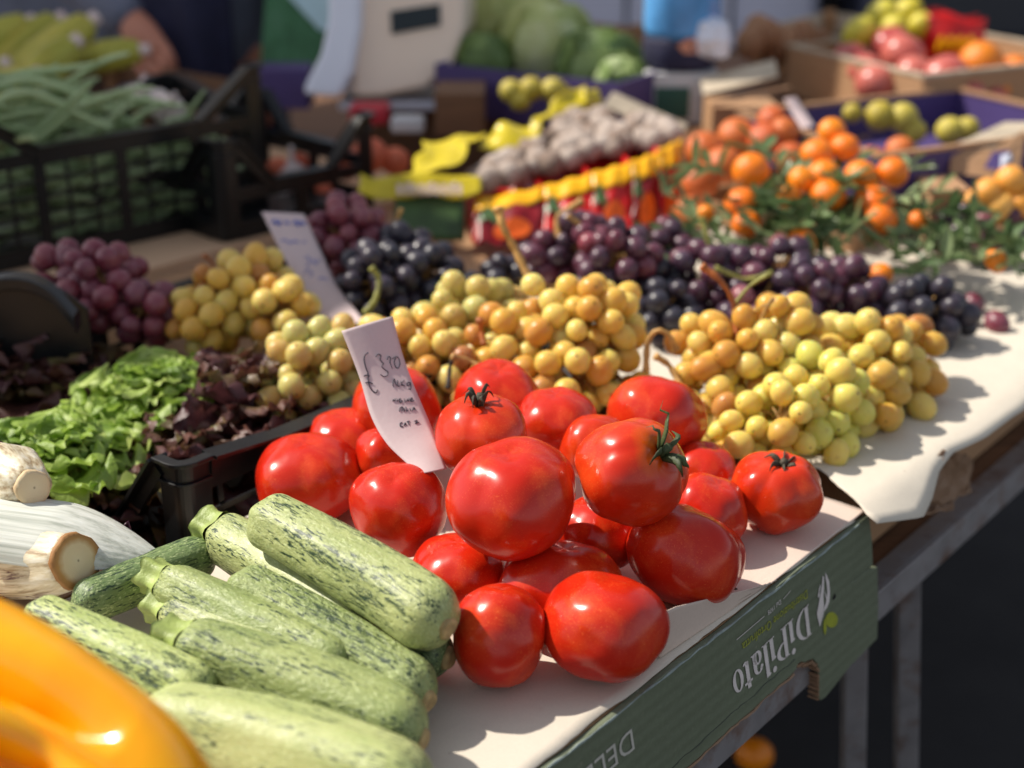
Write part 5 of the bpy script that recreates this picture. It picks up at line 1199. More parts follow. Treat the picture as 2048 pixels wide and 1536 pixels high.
# ================================================================== BACK OF THE STALL
RZ = .93
def wbox(name, label, cat, u0, u1, v0, v1, z0, z1, mat, slats=3, group=None, rail=None):
    """wooden crate of slats and corner posts"""
    c = tb((u0 + u1) / 2, (v0 + v1) / 2, z0); o = empty(name, c); tag(o, label, cat, group); I = Matrix.Translation(-c); w = lambda a, b, d: I @ tb(a, b, d)
    hh = (z1 - z0) / slats; t_ = .007
    for k in range(slats):
        za, zb = z0 + k * hh + .004, z0 + (k + 1) * hh - .006
        mt = rail if (rail and k == slats - 1) else mat
        for b in ((u0, u1, v0, v0 + t_), (u0, u1, v1 - t_, v1), (u0, u0 + t_, v0 + t_ + .001, v1 - t_ - .001), (u1 - t_, u1, v0 + t_ + .001, v1 - t_ - .001)):
            m = MB(); m.box(*b, za, zb, 0, w); m.build('slat', mt, o)
    for a, b in ((u0 + .008, v0 + .008), (u1 - .026, v0 + .008), (u0 + .008, v1 - .026), (u1 - .026, v1 - .026)):
        m = MB(); m.box(a, a + .018, b, b + .018, z0, z1 + .002, 0, w); m.build('corner_post', MAT['wood'], o)
    m = MB(); m.box(u0 + .0275, u1 - .0275, v0 + .0275, v1 - .0275, z0 + .001, z0 + .006, 0, w); m.build('crate_floor', mat, o)
    return o
rc = tb(1.6, 1.05, TBL); rz = empty('display_riser', rc); tag(rz, 'low wooden riser that lifts the back trays above the front heaps', 'display riser'); I = Matrix.Translation(-rc)
m = MB(); m.box(.86, 1.7, .05, 1.5, RZ - .02, RZ, 0, lambda a, b, c: I @ tb(a, b, c)); m.build('riser_top', MAT['wood_dark'], rz)
for v0 in (.06, 1.47):
    m = MB(); m.box(.88, 1.68, v0, v0 + .02, TBL + .001, RZ - .0205, 0, lambda a, b, c: I @ tb(a, b, c)); m.build('riser_side', MAT['wood_dark'], rz)
m = MB(); m.box(.865, .8795, .0605, 1.48, TBL + .001, RZ - .0205, 0, lambda a, b, c: I @ tb(a, b, c)); m.build('riser_front', MAT['wood_dark'], rz)
m = MB()
# ---- nut bags
NB = ball_mesh('nut', 'nut', .5, 1.05)
def poly3(mb, pts, th=(0, .003, 0)): mb.prism([Vector(p) for p in pts], th)
def crumple(o, a, f, k=0):
    for v in o.data.vertices:
        p = v.co * f; v.co += Vector((noise.noise(p + Vector((k, 0, 0))), noise.noise(p + Vector((0, 7 + k, 0))), noise.noise(p + Vector((0, 0, 13 + k))))) * a
    return o
def nutbag(x0, x1, top0, top1, bot0, bot1, d0, d1, label, first=False, film='bag_red'):
    A, B, Cc, Dd = atd(x0, top0, d0), atd(x1, top1, d1), atd(x1, bot1, d1 - .05), atd(x0, bot0, d0 - .05)
    c = (Cc + Dd) / 2; o = empty('nut_bag', c); tag(o, label, 'nut bag', 'printed bags of nuts'); A, B, Cc, Dd = A - c, B - c, Cc - c, Dd - c
    back = Vector((-.02, .10, .0)); h = lambda s, t: A.lerp(B, s).lerp(Dd.lerp(Cc, s), t) + Vector((0, -.012 * sin(pi * s) * sin(pi * min(1, t * 1.2)), .002 * sin(14 * s)))
    q0 = .25
    V, Fc = grid(lambda s, t: h(s, t * q0) + Vector((0, -.004, 0)), 12, 4); ob = mk('top_band', V, Fc, MAT['bag_gold'], o, True); solid(ob, .001)
    V, Fc = grid(lambda s, t: h(s, q0 + t * (1 - q0)), 12, 10); ob = crumple(mk('front_film', V, Fc, MAT[film], o, True), .005, 45, x0); solid(ob, .001)
    m = MB(); cx, cy, rx, ry = .55, .66, .28, .22
    V = [h(cx + rx * cos(a), cy + ry * sin(a)) + Vector((0, -.004, 0)) for a in [2 * pi * i / 20 for i in range(20)]]; m.add([v - Vector((0, .004, 0)) for v in V], [tuple(range(20))]); m.build('printed_fruit', MAT['bag_orange'], o)
    m = MB(); V = [h(.2 + .16 * cos(a), .36 + .09 * sin(a) * (1.4 + sin(3 * a))) + Vector((0, -.0045, 0)) for a in [2 * pi * i / 16 for i in range(16)]]; m.add([v - Vector((0, .004, 0)) for v in V], [tuple(range(16))]); m.build('printed_leaf', MAT['bag_green'], o)
    # back and sides of the bag
    V, Fc = grid(lambda s, t: [A, A + back * .3, A + back, B + back, B + back * .3, B][min(5, int(s * 5 + .5))].lerp([Dd, Dd + back * .3, Dd + back, Cc + back, Cc + back * .3, Cc][min(5, int(s * 5 + .5))], t) + Vector((0, .004, 0)), 5, 4); ob = mk('back_film', V, Fc, MAT['bag_red'], o, True); solid(ob, .001)
for a in (((950, 1085, 398, 372, 492, 484), (1.96, 1.965), 'leftmost red and gold bag of nuts with dark red picture'), ((1085, 1182, 372, 345, 486, 480), (1.965, 1.97), 'red and gold nut bag behind the pale curved grape stem'), ((1182, 1262, 345, 322, 480, 472), (1.97, 1.985), 'third red and gold nut bag from the left with orange oval'), ((1262, 1318, 322, 300, 474, 466), (1.985, 2.01), 'narrow red and gold nut bag next to last on the right'), ((1318, 1362, 298, 276, 468, 458), (2.01, 2.04), 'red and gold nut bag at the right end beside the persimmons')):
    nutbag(*a[0], *a[1], a[2], film='bag_maroon' if 'dark red' in a[2] or 'narrow' in a[2] else 'bag_red')
# big yellow bag at the left end, with its top folded open
yp = [(716, 352), (838, 348), (960, 352), (966, 392), (860, 408), (722, 386)]
c = atd(840, 400, 1.94); yb = empty('nut_bag', c); tag(yb, 'large yellow bag with its top folded open, left end of the nut bags', 'nut bag', 'printed bags of nuts')
V, Fc = grid(lambda s, t: atd(716 + 245 * s, 350 + 36 * t + 12 * t * sin(pi * s) + 4 * sin(9 * s), 1.955 - .01 * t) - c, 24, 6); solid(crumple(mk('lettered_band', V, Fc, MAT['bag_yellow'], yb, True), .006, 30), .0015)
V, Fc = grid(lambda s, t: atd(838 + (15 - 40 * t) * 1 + (120 - 20 * t) * s * (1 - .1 * t), 285 - 16 * s + 66 * t, 2.03 - .075 * t) - c, 24, 18); solid(crumple(mk('folded_top', V, Fc, MAT['bag_yellow'], yb, True), .014, 26), .0015)
V, Fc = grid(lambda s, t: atd(960 + 110 * s, 268 - 26 * s + (30 + 40 * s) * t + 8 * sin(9 * s), 2.05 - .03 * t + .02 * s) - c, 24, 10); solid(crumple(mk('film_fold', V, Fc, MAT['bag_yellow'], yb, True), .014, 28), .0015)
V, Fc = grid(lambda s, t: atd(1052 + 120 * s, 258 - 88 * s ** .8 + (34 - 6 * s) * t + 9 * sin(7 * s + 2 * t), 2.10 + .05 * s - .02 * t) - c, 24, 10); solid(crumple(mk('film_fold', V, Fc, MAT['bag_yellow'], yb, True), .014, 28), .0015)
V, Fc = grid(lambda s, t: atd(1120 + 70 * s + 10 * sin(5 * t), 170 + 26 * sin(3 * s) * .5 + 60 * t, 2.16 + .02 * sin(8 * s)) - c, 20, 14); solid(crumple(mk('film_fold', V, Fc, MAT['bag_yellow'], yb, True), .014, 28), .0015)
V, Fc = grid(lambda s, t: atd(790 + 140 * s, 386 + 95 * t, 1.955 - .02 * t) - c, 8, 6); solid(mk('lower_film', V, Fc, MAT['bag_green'], yb, True), .0015)
m = MB()
for i, x in enumerate(range(798, 925, 15)):
    p0, p1 = atd(x, 370, 1.935) - c, atd(x + 1, 390, 1.93) - c; m.tube([p0, p1], .004, 4)
    if i % 3 == 1: m.tube([p0, atd(x + 9, 370, 1.935) - c], .0035, 4)
m.build('pale_lettering', MAT['garlic'], yb)
rn_ = random.Random(9)
k = 0
for i in range(150):
    x = rn_.uniform(945, 1345); tp = 372 - (x - 945) * .235; y = rn_.uniform(tp - 12 - 84 * max(.05, 1 - abs(x - 1165) / 225), tp - 4)
    d = 1.975 + (x - 945) / 400 * .07 + (tp - y) / 100 * .12
    p = atd(x, y, d); place('nut', NB, p, 'pale brown walnut in the open printed bags', 'walnut', 'walnuts heaped in the open bags', rn_.uniform(.022, .038), rn_)
# ---- middle purple tray, fruit
P_ = atz(1150, 215, RZ + .002)
opentray(P_, .34, .36, .085, MAT['purple_board'], 'fruit_tray', 'purple printed cardboard tray with yellow fruit behind the yellow bag', 'fruit tray', .12, None)
QM = ball_mesh('yellow_fruit', 'quince', .5, .98)
for x, y, w, lb in ((1022, 182, 60, 'yellow fruit in the left corner of the middle purple tray'), (1062, 178, 62, 'yellow fruit at the back of the middle purple tray'), (1105, 180, 62, 'yellow fruit behind the crumpled yellow film'), (1040, 200, 56, 'yellow fruit low in the middle purple tray'), (1215, 245, 50, 'yellow fruit at the right side of the middle purple tray'), (1255, 262, 46, 'yellow fruit at the right end of the middle purple tray')):
    place('yellow_fruit', QM, atd(x, y, 2.26), lb, 'yellow fruit', 'yellow fruit in the purple trays', w * .8 * 2.26 / F)
V, Fc = grid(lambda s, t: atd(1225 + 150 * s - 20 * t, 185 + 66 * s + 28 * t, 2.2 - .03 * t) , 8, 3)
cc = atd(1300, 240, 2.2); o = mk('carton_flap', [Vector(v) - cc for v in V], Fc, MAT['wood_pale'], None, False, Matrix.Translation(cc)); solid(o, .004); tag(o, 'pale cardboard strip along the right of the middle purple tray', 'carton flap')
# ---- blue jug on a white carton
p = atz(1362, 250, RZ); c = p.copy(); c.z = RZ + .001
o = empty('white_carton', c); tag(o, 'white carton with a dark green label under the blue jug', 'carton')
m = MB(); m.box(-.062, .062, -.0, .11, 0, .085); bevel(m.build('carton_body', MAT['white_board'], o), .003)
m = MB(); m.box(-.045, .012, -.003, -.0005, .010, .062); m.build('green_label', MAT['darkgreen_print'], o)
j = empty('water_jug', c + Vector((0, .055, .0865))); tag(j, 'blue film-wrapped water jug, dark in its lower half, standing on the white carton', 'water jug')
prof = [(.02, .0), (.056, .001), (.063, .01), (.064, .046), (.061, .054)]; V, Fc = revolve(prof, 36, lambda a, s: 1 + .012 * cos(9 * a)); mk('dark_lower_half', V, Fc, MAT['navy'], j, True)
prof = [(.0605, .0525), (.064, .066), (.063, .16), (.064, .22), (.056, .26), (.03, .295), (.018, .30), (.018, .325)]; V, Fc = revolve(prof, 36, lambda a, s: 1 + .02 * cos(7 * a + 8 * s)); mk('blue_film', V, Fc, MAT['blue'], j, True)
V, Fc = revolve([(.0205, .312), (.021, .335), (.002, .337)], 20); mk('cap', V, Fc, MAT['blue'], j, True)
m = MB(); V = [( .066 * sin(a * .45 + .25), -.066 * cos(a * .45 + .25), .044 + .012 * b) for a, b in ((-1, 0), (-.5, 1), (.3, 1), (.6, 0), (.1, -1), (-.6, -1))]; m.add(V, [tuple(range(6))]); solid(m.build('sticker', MAT['skin'], j), .0008)
# crumpled pale paper by the jug
cc = atd(1425, 75, 2.34); V, Fc = revolve([(.002, -.035), (.03, -.025), (.036, 0), (.028, .024), (.002, .034)], 18); V = [Vector(v) * (1 + .35 * noise.noise(Vector(v) * 40)) for v in V]
zc_ = 1.0
o = mk('crumpled_paper', V, Fc, MAT['scale_grey'], None, False, Matrix.Translation(cc)); tag(o, 'ball of crumpled lavender-white paper beside the blue jug', 'crumpled paper')
# ---- wooden crate behind, potatoes, cartons
def at_uv(px, py, z): return uv_of(atz(px, py, z))
u, v = at_uv(1455, 172, RZ + .0)
wbox('wooden_crate', 'wooden crate with a pale front slat right of the blue jug', 'wooden crate', u + .12, u + .42, v - .26, v + .02, RZ + .001, RZ + .10, MAT['wood'], 2, 'wooden crates at the back of the stall', MAT['wood_pale'])
PO = ball_mesh('potato', 'potato', .5, 1.2)
rp = random.Random(3)
for i, (x, y) in enumerate(((1500, 85), (1535, 70), (1570, 82), (1605, 78), (1550, 95), (1590, 98), (1520, 60), (1630, 92))):
    place('potato', PO, atd(x, y, 2.62 + .01 * i), 'brown potato in the pale-fronted wooden crate behind the jug', 'potato', 'potatoes in the wooden crate', rp.uniform(.05, .062), rp)
cc = atd(1520, 215, 2.24); cc.z = RZ + .001
o = empty('carton', cc); tag(o, 'open beige carton with raised flaps and a pink printed side, behind the persimmons', 'carton')
m = MB(); m.box(-.075, .03, 0, .12, 0, .055); bevel(m.build('carton_body', MAT['brown_board'], o), .002)
m = MB(); m.box(-.02, .018, -.002, -.0004, .012, .045); m.build('red_print', MAT['red_print'], o)
V, Fc = grid(lambda s, t: (-.08 + .12 * s, -.004 - .03 * t, .058 + .028 * s + .006 * t), 6, 3); solid(mk('flap', V, Fc, MAT['brown_board'], o, False), .004)
V, Fc = grid(lambda s, t: (-.08 + .12 * s, .08 + .04 * t, .058 + .03 * s + .02 * t), 6, 3); solid(mk('flap', V, Fc, MAT['wood_pale'], o, False), .004)
# ---- right purple tray with quinces
P_ = atz(1840, 322, RZ + .001)
opentray(P_, .44, .33, .06, MAT['purple_board'], 'fruit_tray', 'wide purple cardboard tray with scattered yellow quinces at the right', 'fruit tray', -.42, MAT['brown_board'])
for x, y, w, lb in ((1705, 226, 40, 'yellow quince at the left end of the wide purple tray'), (1760, 232, 62, 'yellow quince in the middle row of the wide purple tray'), (1806, 236, 62, 'biggest yellow quince of the wide purple tray'), (1828, 262, 50, 'yellow quince in front of the biggest one'), (1900, 262, 58, 'yellow quince to the right in the wide purple tray'), (1935, 258, 50, 'yellow quince at the right end of the wide purple tray'), (1818, 312, 52, 'small yellow quince low at the front wall of the wide purple tray')):
    place('quince', QM, atd(x, y, 2.14), lb, 'quince', 'yellow fruit in the purple trays', w * 2.14 / F)
# ---- apples, oranges, lemons at the upper right
P_ = atz(1880, 205, RZ + .03); P_.z = RZ + .001
opentray(P_ + Vector((.05, .17, 0)), .42, .36, .085, MAT['brown_board'], 'fruit_tray', 'brown cardboard tray heaped with apples and oranges at the upper right', 'fruit tray', -.42, MAT['wood_pale'])
AP = ball_mesh('apple', 'apple', .5, .9, 24, .16); OM = ball_mesh('orange', 'orange', .5, .97); LE = ball_mesh('lemon', 'lemon', .5, 1.25, 24, -.12)
for x, y, w, d, lb in ((1752, 168, 86, 2.40, 'red apple at the front left of the apple heap'), (1806, 112, 92, 2.50, 'dull pink apple left of the red bag'), (1830, 150, 84, 2.44, 'apple in the middle of the heap under the dull pink one'), (1888, 158, 104, 2.42, 'largest red apple of the heap, beneath the red bag'), (1930, 196, 84, 2.38, 'crimson apple at the front right of the heap'), (1782, 92, 84, 2.56, 'purplish apple below the lemons'), (1700, 120, 74, 2.52, 'brownish apple at the left side of the heap'), (1850, 200, 74, 2.36, 'shaded apple low in front of the heap'), (1980, 205, 74, 2.4, 'pale apple low by the right picture edge'), (1730, 140, 70, 2.47, 'dark apple behind the front left one')):
    place('apple', AP, atd(x, y, d), lb, 'apple', 'apples heaped in the brown tray', w * d / F)
for x, y, w, d, lb in ((1962, 128, 92, 2.44, 'bright orange right of the apples'), (2026, 150, 80, 2.46, 'orange at the right picture edge, half out of view'), (1990, 178, 66, 2.42, 'orange low between the bright one and the picture edge')):
    place('orange', OM, atd(x, y, d), lb, 'orange', 'oranges beside the apples', w * d / F)
for x, y, w, d, lb in ((1718, 68, 62, 2.58, 'yellow-green lemon at the left of the lemon group'), (1762, 34, 62, 2.64, 'lemon at the top left above the apples'), (1812, 30, 62, 2.66, 'lemon at the top right above the apples'), (1785, 60, 54, 2.6, 'lemon in the middle just above the purplish apple'), (1838, 52, 48, 2.62, 'small lemon left of the red bag')):
    place('lemon', LE, atd(x, y, d), lb, 'lemon', 'lemons above the apples', w * d / F, None, (.3, -.3, .5))
cc = atd(1905, 110, 2.62); o = empty('red_bag', cc); tag(o, 'red printed bag with yellow lettering standing behind the apples', 'printed bag')
V, Fc = grid(lambda s, t: (-.055 + .11 * s, -.02 * sin(pi * s) * sin(pi * t), -.03 + .10 * t + .008 * sin(6 * s)), 12, 10); V2 = [Vector(v) + Vector((0, .04 + .03 * 0, 0)) for v in V]
m = MB(); m.add(V, Fc); m.add([(a, .05 - b, c_) for a, b, c_ in V], Fc); ob = m.build('bag_film', MAT['bag_red'], o, True); solid(ob, .001)
m = MB()
for k in range(4): m.tube(catmull([(-.036 + .018 * k, -.021, .012), (-.030 + .018 * k, -.023, .036), (-.024 + .018 * k, -.022, .014), (-.020 + .018 * k, -.022, .030)], 4), .0035, 5)
m.build('yellow_lettering', MAT['bag_gold'], o)
# ---- cardboard flap carton, plums at the right edge
cc = atd(1975, 350, 1.93); o = empty('carton', cc); tag(o, 'torn open cardboard carton with purple print, above the yellow plums', 'carton')
m = MB(); poly3(m, [atd(1900, 345, 1.93) - cc, atd(1985, 356, 1.92) - cc, atd(2040, 330, 1.95) - cc, atd(2052, 262, 1.98) - cc, atd(1990, 300, 1.95) - cc, atd(1905, 300, 1.94) - cc], (0, .004, .002)); m.build('carton_side', MAT['brown_board'], o)
m = MB(); poly3(m, [atd(1905, 298, 1.95) - cc, atd(2010, 250, 2.02) - cc, atd(2090, 250, 2.02) - cc, atd(2052, 275, 1.99) - cc, atd(1990, 303, 1.955) - cc], (0, .002, .004)); m.build('carton_flap', MAT['wood_pale'], o)
m = MB(); poly3(m, [atd(1968, 336, 1.915) - cc, atd(2000, 340, 1.912) - cc, atd(2026, 318, 1.93) - cc, atd(2018, 300, 1.935) - cc, atd(1985, 305, 1.93) - cc], (0, -.001, 0)); m.build('purple_print', MAT['purple_board'], o)
m = MB(); poly3(m, [atd(2001, 338, 1.909) - cc, atd(2024, 318, 1.927) - cc, atd(2020, 306, 1.928) - cc, atd(2002, 312, 1.924) - cc], (0, -.001, 0)); m.build('pale_print', MAT['scale_grey'], o)
PLM = ball_mesh('plum', 'plum', .5, .95)
for x, y, w, lb in ((1975, 385, 62, 'yellow plum at the left of the plum pile'), (2022, 362, 66, 'yellow plum at the top of the plum pile'), (1998, 412, 66, 'sunlit yellow plum at the front of the plum pile'), (2042, 408, 60, 'orange-yellow plum at the picture edge'), (1946, 402, 46, 'small yellow plum lowest on the left of the pile')):
    place('plum', PLM, atd(x, y, 1.82), lb, 'plum', 'yellow plums at the right edge', w * 1.82 / F)
cc = atd(1900, 412, 1.86); m = MB(); m.box(-.026, .026, 0, .08, -.05, .022); o = bevel(m.build('small_carton', MAT['brown_board'], None, False, Matrix.Translation(cc)), .002); tag(o, 'small brown cardboard block left of the yellow plums', 'carton')
cc = atz(2010, 470, PAP + .006); opentray(cc + Vector((.03, .06, 0)), .3, .2, .05, MAT['brown_board'], 'fruit_tray', 'shallow tray under the plums and far right purple grapes', 'fruit tray')
# ---- persimmons
PS = ball_mesh('persimmon', 'persimmon', .5, .85)
for x, y, w, d, lb in ((1412, 302, 84, 2.0, 'persimmon at the back left beside the gold nut bag'), (1476, 274, 84, 2.04, 'yellowish persimmon near the top of the persimmon heap'), (1530, 282, 80, 2.02, 'reddish persimmon under the small pale slip'), (1545, 240, 62, 2.08, 'topmost persimmon next to the pale slip'), (1398, 362, 84, 1.94, 'shaded persimmon right of the last nut bag'), (1446, 330, 80, 1.97, 'persimmon behind the glossy mandarin, on its left'), (1382, 424, 70, 1.88, 'lowest persimmon, dull brown-orange, beside the nut bags'), (1570, 262, 60, 2.02, 'persimmon right behind the pale slip'), (1585, 320, 76, 1.95, 'persimmon behind the top of the mandarins'), (1800, 300, 60, 1.98, 'dusky persimmon between mandarins and purple tray'), (1740, 325, 70, 1.95, 'pinkish persimmon at the right behind the mandarins')):
    place('persimmon', PS, atd(x, y, d), lb, 'persimmon', 'persimmons behind the mandarins', w * d / F, None, (R.uniform(-.4, .4), -.5, .8))
P_ = atz(1470, 395, PAP + .006); opentray(P_ + Vector((.03, .12, 0)), .36, .30, .07, MAT['brown_board'], 'fruit_tray', 'brown tray carrying the persimmons behind the nut bags', 'fruit tray')
# ---- scale
sd = 2.46; c = atd(800, 195, sd); c.z = RZ + .001
so = empty('market_scale', c); tag(so, 'beige market scale with a dark display and a pale grey flared flank', 'market scale')
fr = [(716, -160), (936, -160), (928, 60), (900, 140), (850, 178), (760, 196), (700, 196), (708, 90)]
m = MB(); m.prism([atd(x, y, sd) - c for x, y in fr], (0.02, .16, .0)); bevel(m.build('housing', MAT['scale_beige'], so), .012, 4)
fl = [(655, -160), (722, -160), (718, 60), (702, 150), (678, 196), (604, 190), (610, 168), (640, 110), (655, 40)]
m = MB(); m.prism([atd(x, y, sd - .03) - c for x, y in fl], (0.02, .17, .0)); bevel(m.build('flank', MAT['scale_grey'], so), .010, 4)
m = MB(); m.prism([atd(x, y, sd - .002) - c for x, y in ((781, 22), (880, 7), (881, 50), (783, 68))], (0, -.003, 0)); bevel(m.build('display', MAT['screen'], so), .001)
m = MB(); m.box(-.11, .10, .02, .16, 0, .016); bevel(m.build('foot_plate', MAT['scale_grey'], so), .004)
u, v = at_uv(805, 240, RZ - .08)
# ---- wooden crates carrying cabbages; boxes and scraps near the scale
u, v = at_uv(1035, 165, RZ)
wbox('wooden_crate', 'brown wooden crate with a pale cabbage in it, right of the scale', 'wooden crate', u + .02, u + .30, v - .10, v + .22, RZ + .001, RZ + .085, MAT['wood'], 2, 'wooden crates at the back of the stall')
cc = atd(925, 215, 2.28); cc.z = RZ + .001; m = MB(); m.box(-.045, .035, 0, .12, 0, .068); o = bevel(m.build('cardboard_block', MAT['wood_dark'], None, False, Matrix.Translation(cc)), .002); tag(o, 'small dark brown carton below the scale display', 'carton')
cc = atd(735, 208, 2.36); cc.z = RZ + .001; m = MB(); m.box(-.032, .034, 0, .06, 0, .03); o = bevel(m.build('red_packet', MAT['red_print'], None, False, Matrix.Translation(cc)), .006); tag(o, 'small dark red packet at the foot of the scale', 'packet')
cc = atd(820, 222, 2.30); cc.z = RZ + .001; m = MB(); m.box(-.032, .022, 0, .04, 0, .024); o = bevel(m.build('white_packet', MAT['white_board'], None, False, Matrix.Translation(cc)), .005); tag(o, 'little white packet between the red packet and the brown carton', 'packet')
cc = atd(570, 165, 2.48); cc.z = RZ + .001; m = MB(); m.box(-.05, .04, 0, .08, 0, .07); o = bevel(m.build('purple_carton', MAT['purple_board'], None, False, Matrix.Translation(cc)), .003); tag(o, 'small purple carton left of the scale flank', 'carton')
def leafhead(p, r, mat, label, n=16, flat=1., nm='cabbage', seed=0):
    c = Vector(p); o = empty(nm, c - Vector((0, 0, r * .8 * flat))); tag(o, label, 'cabbage', 'cabbages at the back'); rr = random.Random(seed)
    for k in range(n):
        a = k * 2.4; e = radians(-20 + 110 * (k / n)); ax = Vector((cos(a) * cos(e), sin(a) * cos(e), sin(e)))
        def f(s, t):
            x = (s - .5) * 2.; y = (t - .5) * 2.; q = r * (1 + .12 * max(abs(x), abs(y)) ** 3 + .03 * sin(8 * x + k) * sin(7 * y)) * (1 + .02 * (n - k))
            v_ = Vector((x * .85, y * .85, 1)).normalized() * q; return (v_.x, v_.y, v_.z * 1)
        V, Fc = grid(f, 10, 10); M = Matrix.Translation((0, 0, r * .8 * flat)) @ Matrix.Diagonal((1, 1, flat, 1)) @ frame(ax); ob = mk('leaf', V, Fc, MAT[mat], o, True, M)
    return o
leafhead(atd(1090, 82, 2.56), .066, 'cabbage', 'pale green cabbage in the wooden crate right of the scale', 16, .9, seed=1)
leafhead(atd(1195, 138, 2.50), .062, 'savoy', 'dark green cabbage right of the wooden crate', 16, .9, seed=2)
leafhead(atd(1005, 40, 2.66), .066, 'cabbage', 'tall pale cabbage against the scale, upright leaves', 16, 1.35, seed=3)
leafhead(atd(1250, 175, 2.42), .046, 'savoy', 'smaller dark cabbage next to the white carton', 14, .9, seed=4)
leafhead(atd(965, 118, 2.50), .042, 'savoy', 'dark leafy cabbage at the crate corner under the scale', 14, .8, seed=5)
# boxes that carry the corn
u, v = at_uv(60, 240, .96)
wbox('wooden_crate', 'wooden crate under the corn cobs behind the bean crate', 'wooden crate', u - .15, u + .45, v - .02, v + .40, TBL + .001, .965, MAT['wood_dark'], 4, 'wooden crates at the back of the stall')
# green leaf-print board
cc = atd(575, 140, 2.75); o = empty('printed_carton', Vector((cc.x, cc.y, RZ + .001))); tag(o, 'tall carton with green leaf print and a pale blue corner, between vendor and scale', 'carton'); I = Matrix.Translation(-Vector((cc.x, cc.y, RZ + .001)))
q = [atd(516, 145, 2.75), atd(660, 150, 2.75), atd(668, -140, 2.75), atd(540, -140, 2.75)]; q[0].z = q[1].z = RZ + .003
m = MB(); m.prism([I @ p for p in q], (.02, .12, 0)); bevel(m.build('carton_body', MAT['leaf_print'], o), .003)
q = [atd(556, -30, 2.747), atd(640, 60, 2.747), atd(660, 60, 2.747), atd(664, -130, 2.747), atd(556, -130, 2.747)]
m = MB(); m.prism([I @ p for p in q], (0, -.002, 0)); m.build('pale_blue_corner', MAT['aqua_print'], o)

# ================================================================== VENDOR
def skin_body(name, joints, edges, mat, parent, root, sub=2):
    me = bpy.data.meshes.new(name); me.from_pydata([j[0] for j in joints], edges, []); me.update(); me.materials.append(mat)
    o = bpy.data.objects.new(name, me); col.objects.link(o)
    if parent: o.parent = parent
    md = o.modifiers.new('skin', 'SKIN'); md.use_smooth_shade = True
    if not me.skin_vertices: 
        bm = bmesh.new(); bm.from_mesh(me); bm.verts.layers.skin.verify(); bm.to_mesh(me); bm.free()
    sv = me.skin_vertices[0].data
    for i, j in enumerate(joints): sv[i].radius = (j[1], j[2] if len(j) > 2 else j[1]); sv[i].use_root = (i == root)
    s = o.modifiers.new('subdivision', 'SUBSURF'); s.levels = sub; s.render_levels = sub
    return o
vx, vy = -.66, 3.02
vendor = empty('person', (vx, vy, 0)); tag(vendor, 'vendor in slate jacket and navy trousers reaching down to the corn cobs', 'person')
hand = atd(305, 92, 2.74) - Vector((vx, vy, 0))
el = Vector((-.29, -.06, 1.16)); wr = hand + Vector((-.045, .035, .045))
J = [((0, 0, .95), .15, .11), ((0, .0, 1.15), .14, .10), ((0, .01, 1.35), .16, .105), ((0, .01, 1.47), .075, .075), ((0, -.01, 1.54), .07, .07), ((0, -.02, 1.62), .105, .125), ((0, -.015, 1.71), .125, .145),
     ((-.19, .01, 1.42), .06), (tuple(el), .045), (tuple(wr), .029), (tuple(hand + Vector((-.01, .005, .01))), .036, .022),
     ((.19, .01, 1.42), .06), ((.25, -.02, 1.15), .045), ((.22, -.16, .95), .030), ((.20, -.22, .92), .034, .022),
     ((-.10, 0, .88), .085), ((-.11, -.01, .50), .058), ((-.11, .01, .09), .042), ((-.11, -.10, .03), .036), ((.10, 0, .88), .085), ((.11, -.01, .50), .058), ((.11, .01, .09), .042), ((.11, -.10, .03), .036)]
E_ = [(0, 1), (1, 2), (2, 3), (3, 4), (4, 5), (5, 6), (2, 7), (7, 8), (8, 9), (9, 10), (2, 11), (11, 12), (12, 13), (13, 14), (0, 15), (15, 16), (16, 17), (17, 18), (0, 19), (19, 20), (20, 21), (21, 22)]
# fingers grow out of the palms
for base, hp_, dr in ((10, hand, Vector((.55, -.35, -.75))), (14, Vector((.20, -.22, .92)), Vector((-.2, -.7, -.6)))):
    dr.normalize(); sd_ = dr.cross(Vector((0, 1, .2))).normalized()
    for k, (off, ln) in enumerate(((-.024, .062), (-.008, .070), (.008, .066), (.023, .052))):
        a = Vector(J[base][0]) + dr * .030 + sd_ * off; b = a + dr * ln * .5 + Vector((0, -.006, 0)); c_ = b + dr * ln * .35 + Vector((-.006, .016, -.012)); n0 = len(J)
        J += [(tuple(a), .0105), (tuple(b), .0095), (tuple(c_), .0078)]; E_ += [(base, n0), (n0, n0 + 1), (n0 + 1, n0 + 2)]
    a = Vector(J[base][0]) + sd_ * -.032 + dr * .004; b = a + dr * .026 - sd_ * .014; c_ = b + dr * .024; n0 = len(J); J += [(tuple(a), .0125), (tuple(b), .011), (tuple(c_), .009)]; E_ += [(base, n0), (n0, n0 + 1), (n0 + 1, n0 + 2)]
skin_body('body', J, E_, MAT['skin'], vendor, 0)
K = [((0, 0, .84), .21, .155), ((0, 0, 1.15), .175, .13), ((0, .01, 1.36), .19, .13), ((0, .01, 1.46), .085, .085), ((-.2, .01, 1.42), .08), (tuple(el), .066), (tuple(el.lerp(wr, .7)), .05), (tuple(el.lerp(wr, 1.06)), .044), ((.2, .01, 1.42), .08), ((.25, -.02, 1.15), .066), ((.225, -.14, .98), .048)]
skin_body('jacket', K, [(0, 1), (1, 2), (2, 3), (2, 4), (4, 5), (5, 6), (6, 7), (2, 8), (8, 9), (9, 10)], MAT['slate'], vendor, 0)
K = [((0, 0, .98), .17, .135), ((0, 0, .90), .16, .13), ((-.10, 0, .80), .105), ((-.115, -.01, .50), .082), ((-.115, .01, .10), .066), ((.10, 0, .80), .105), ((.115, -.01, .50), .082), ((.115, .01, .10), .066)]
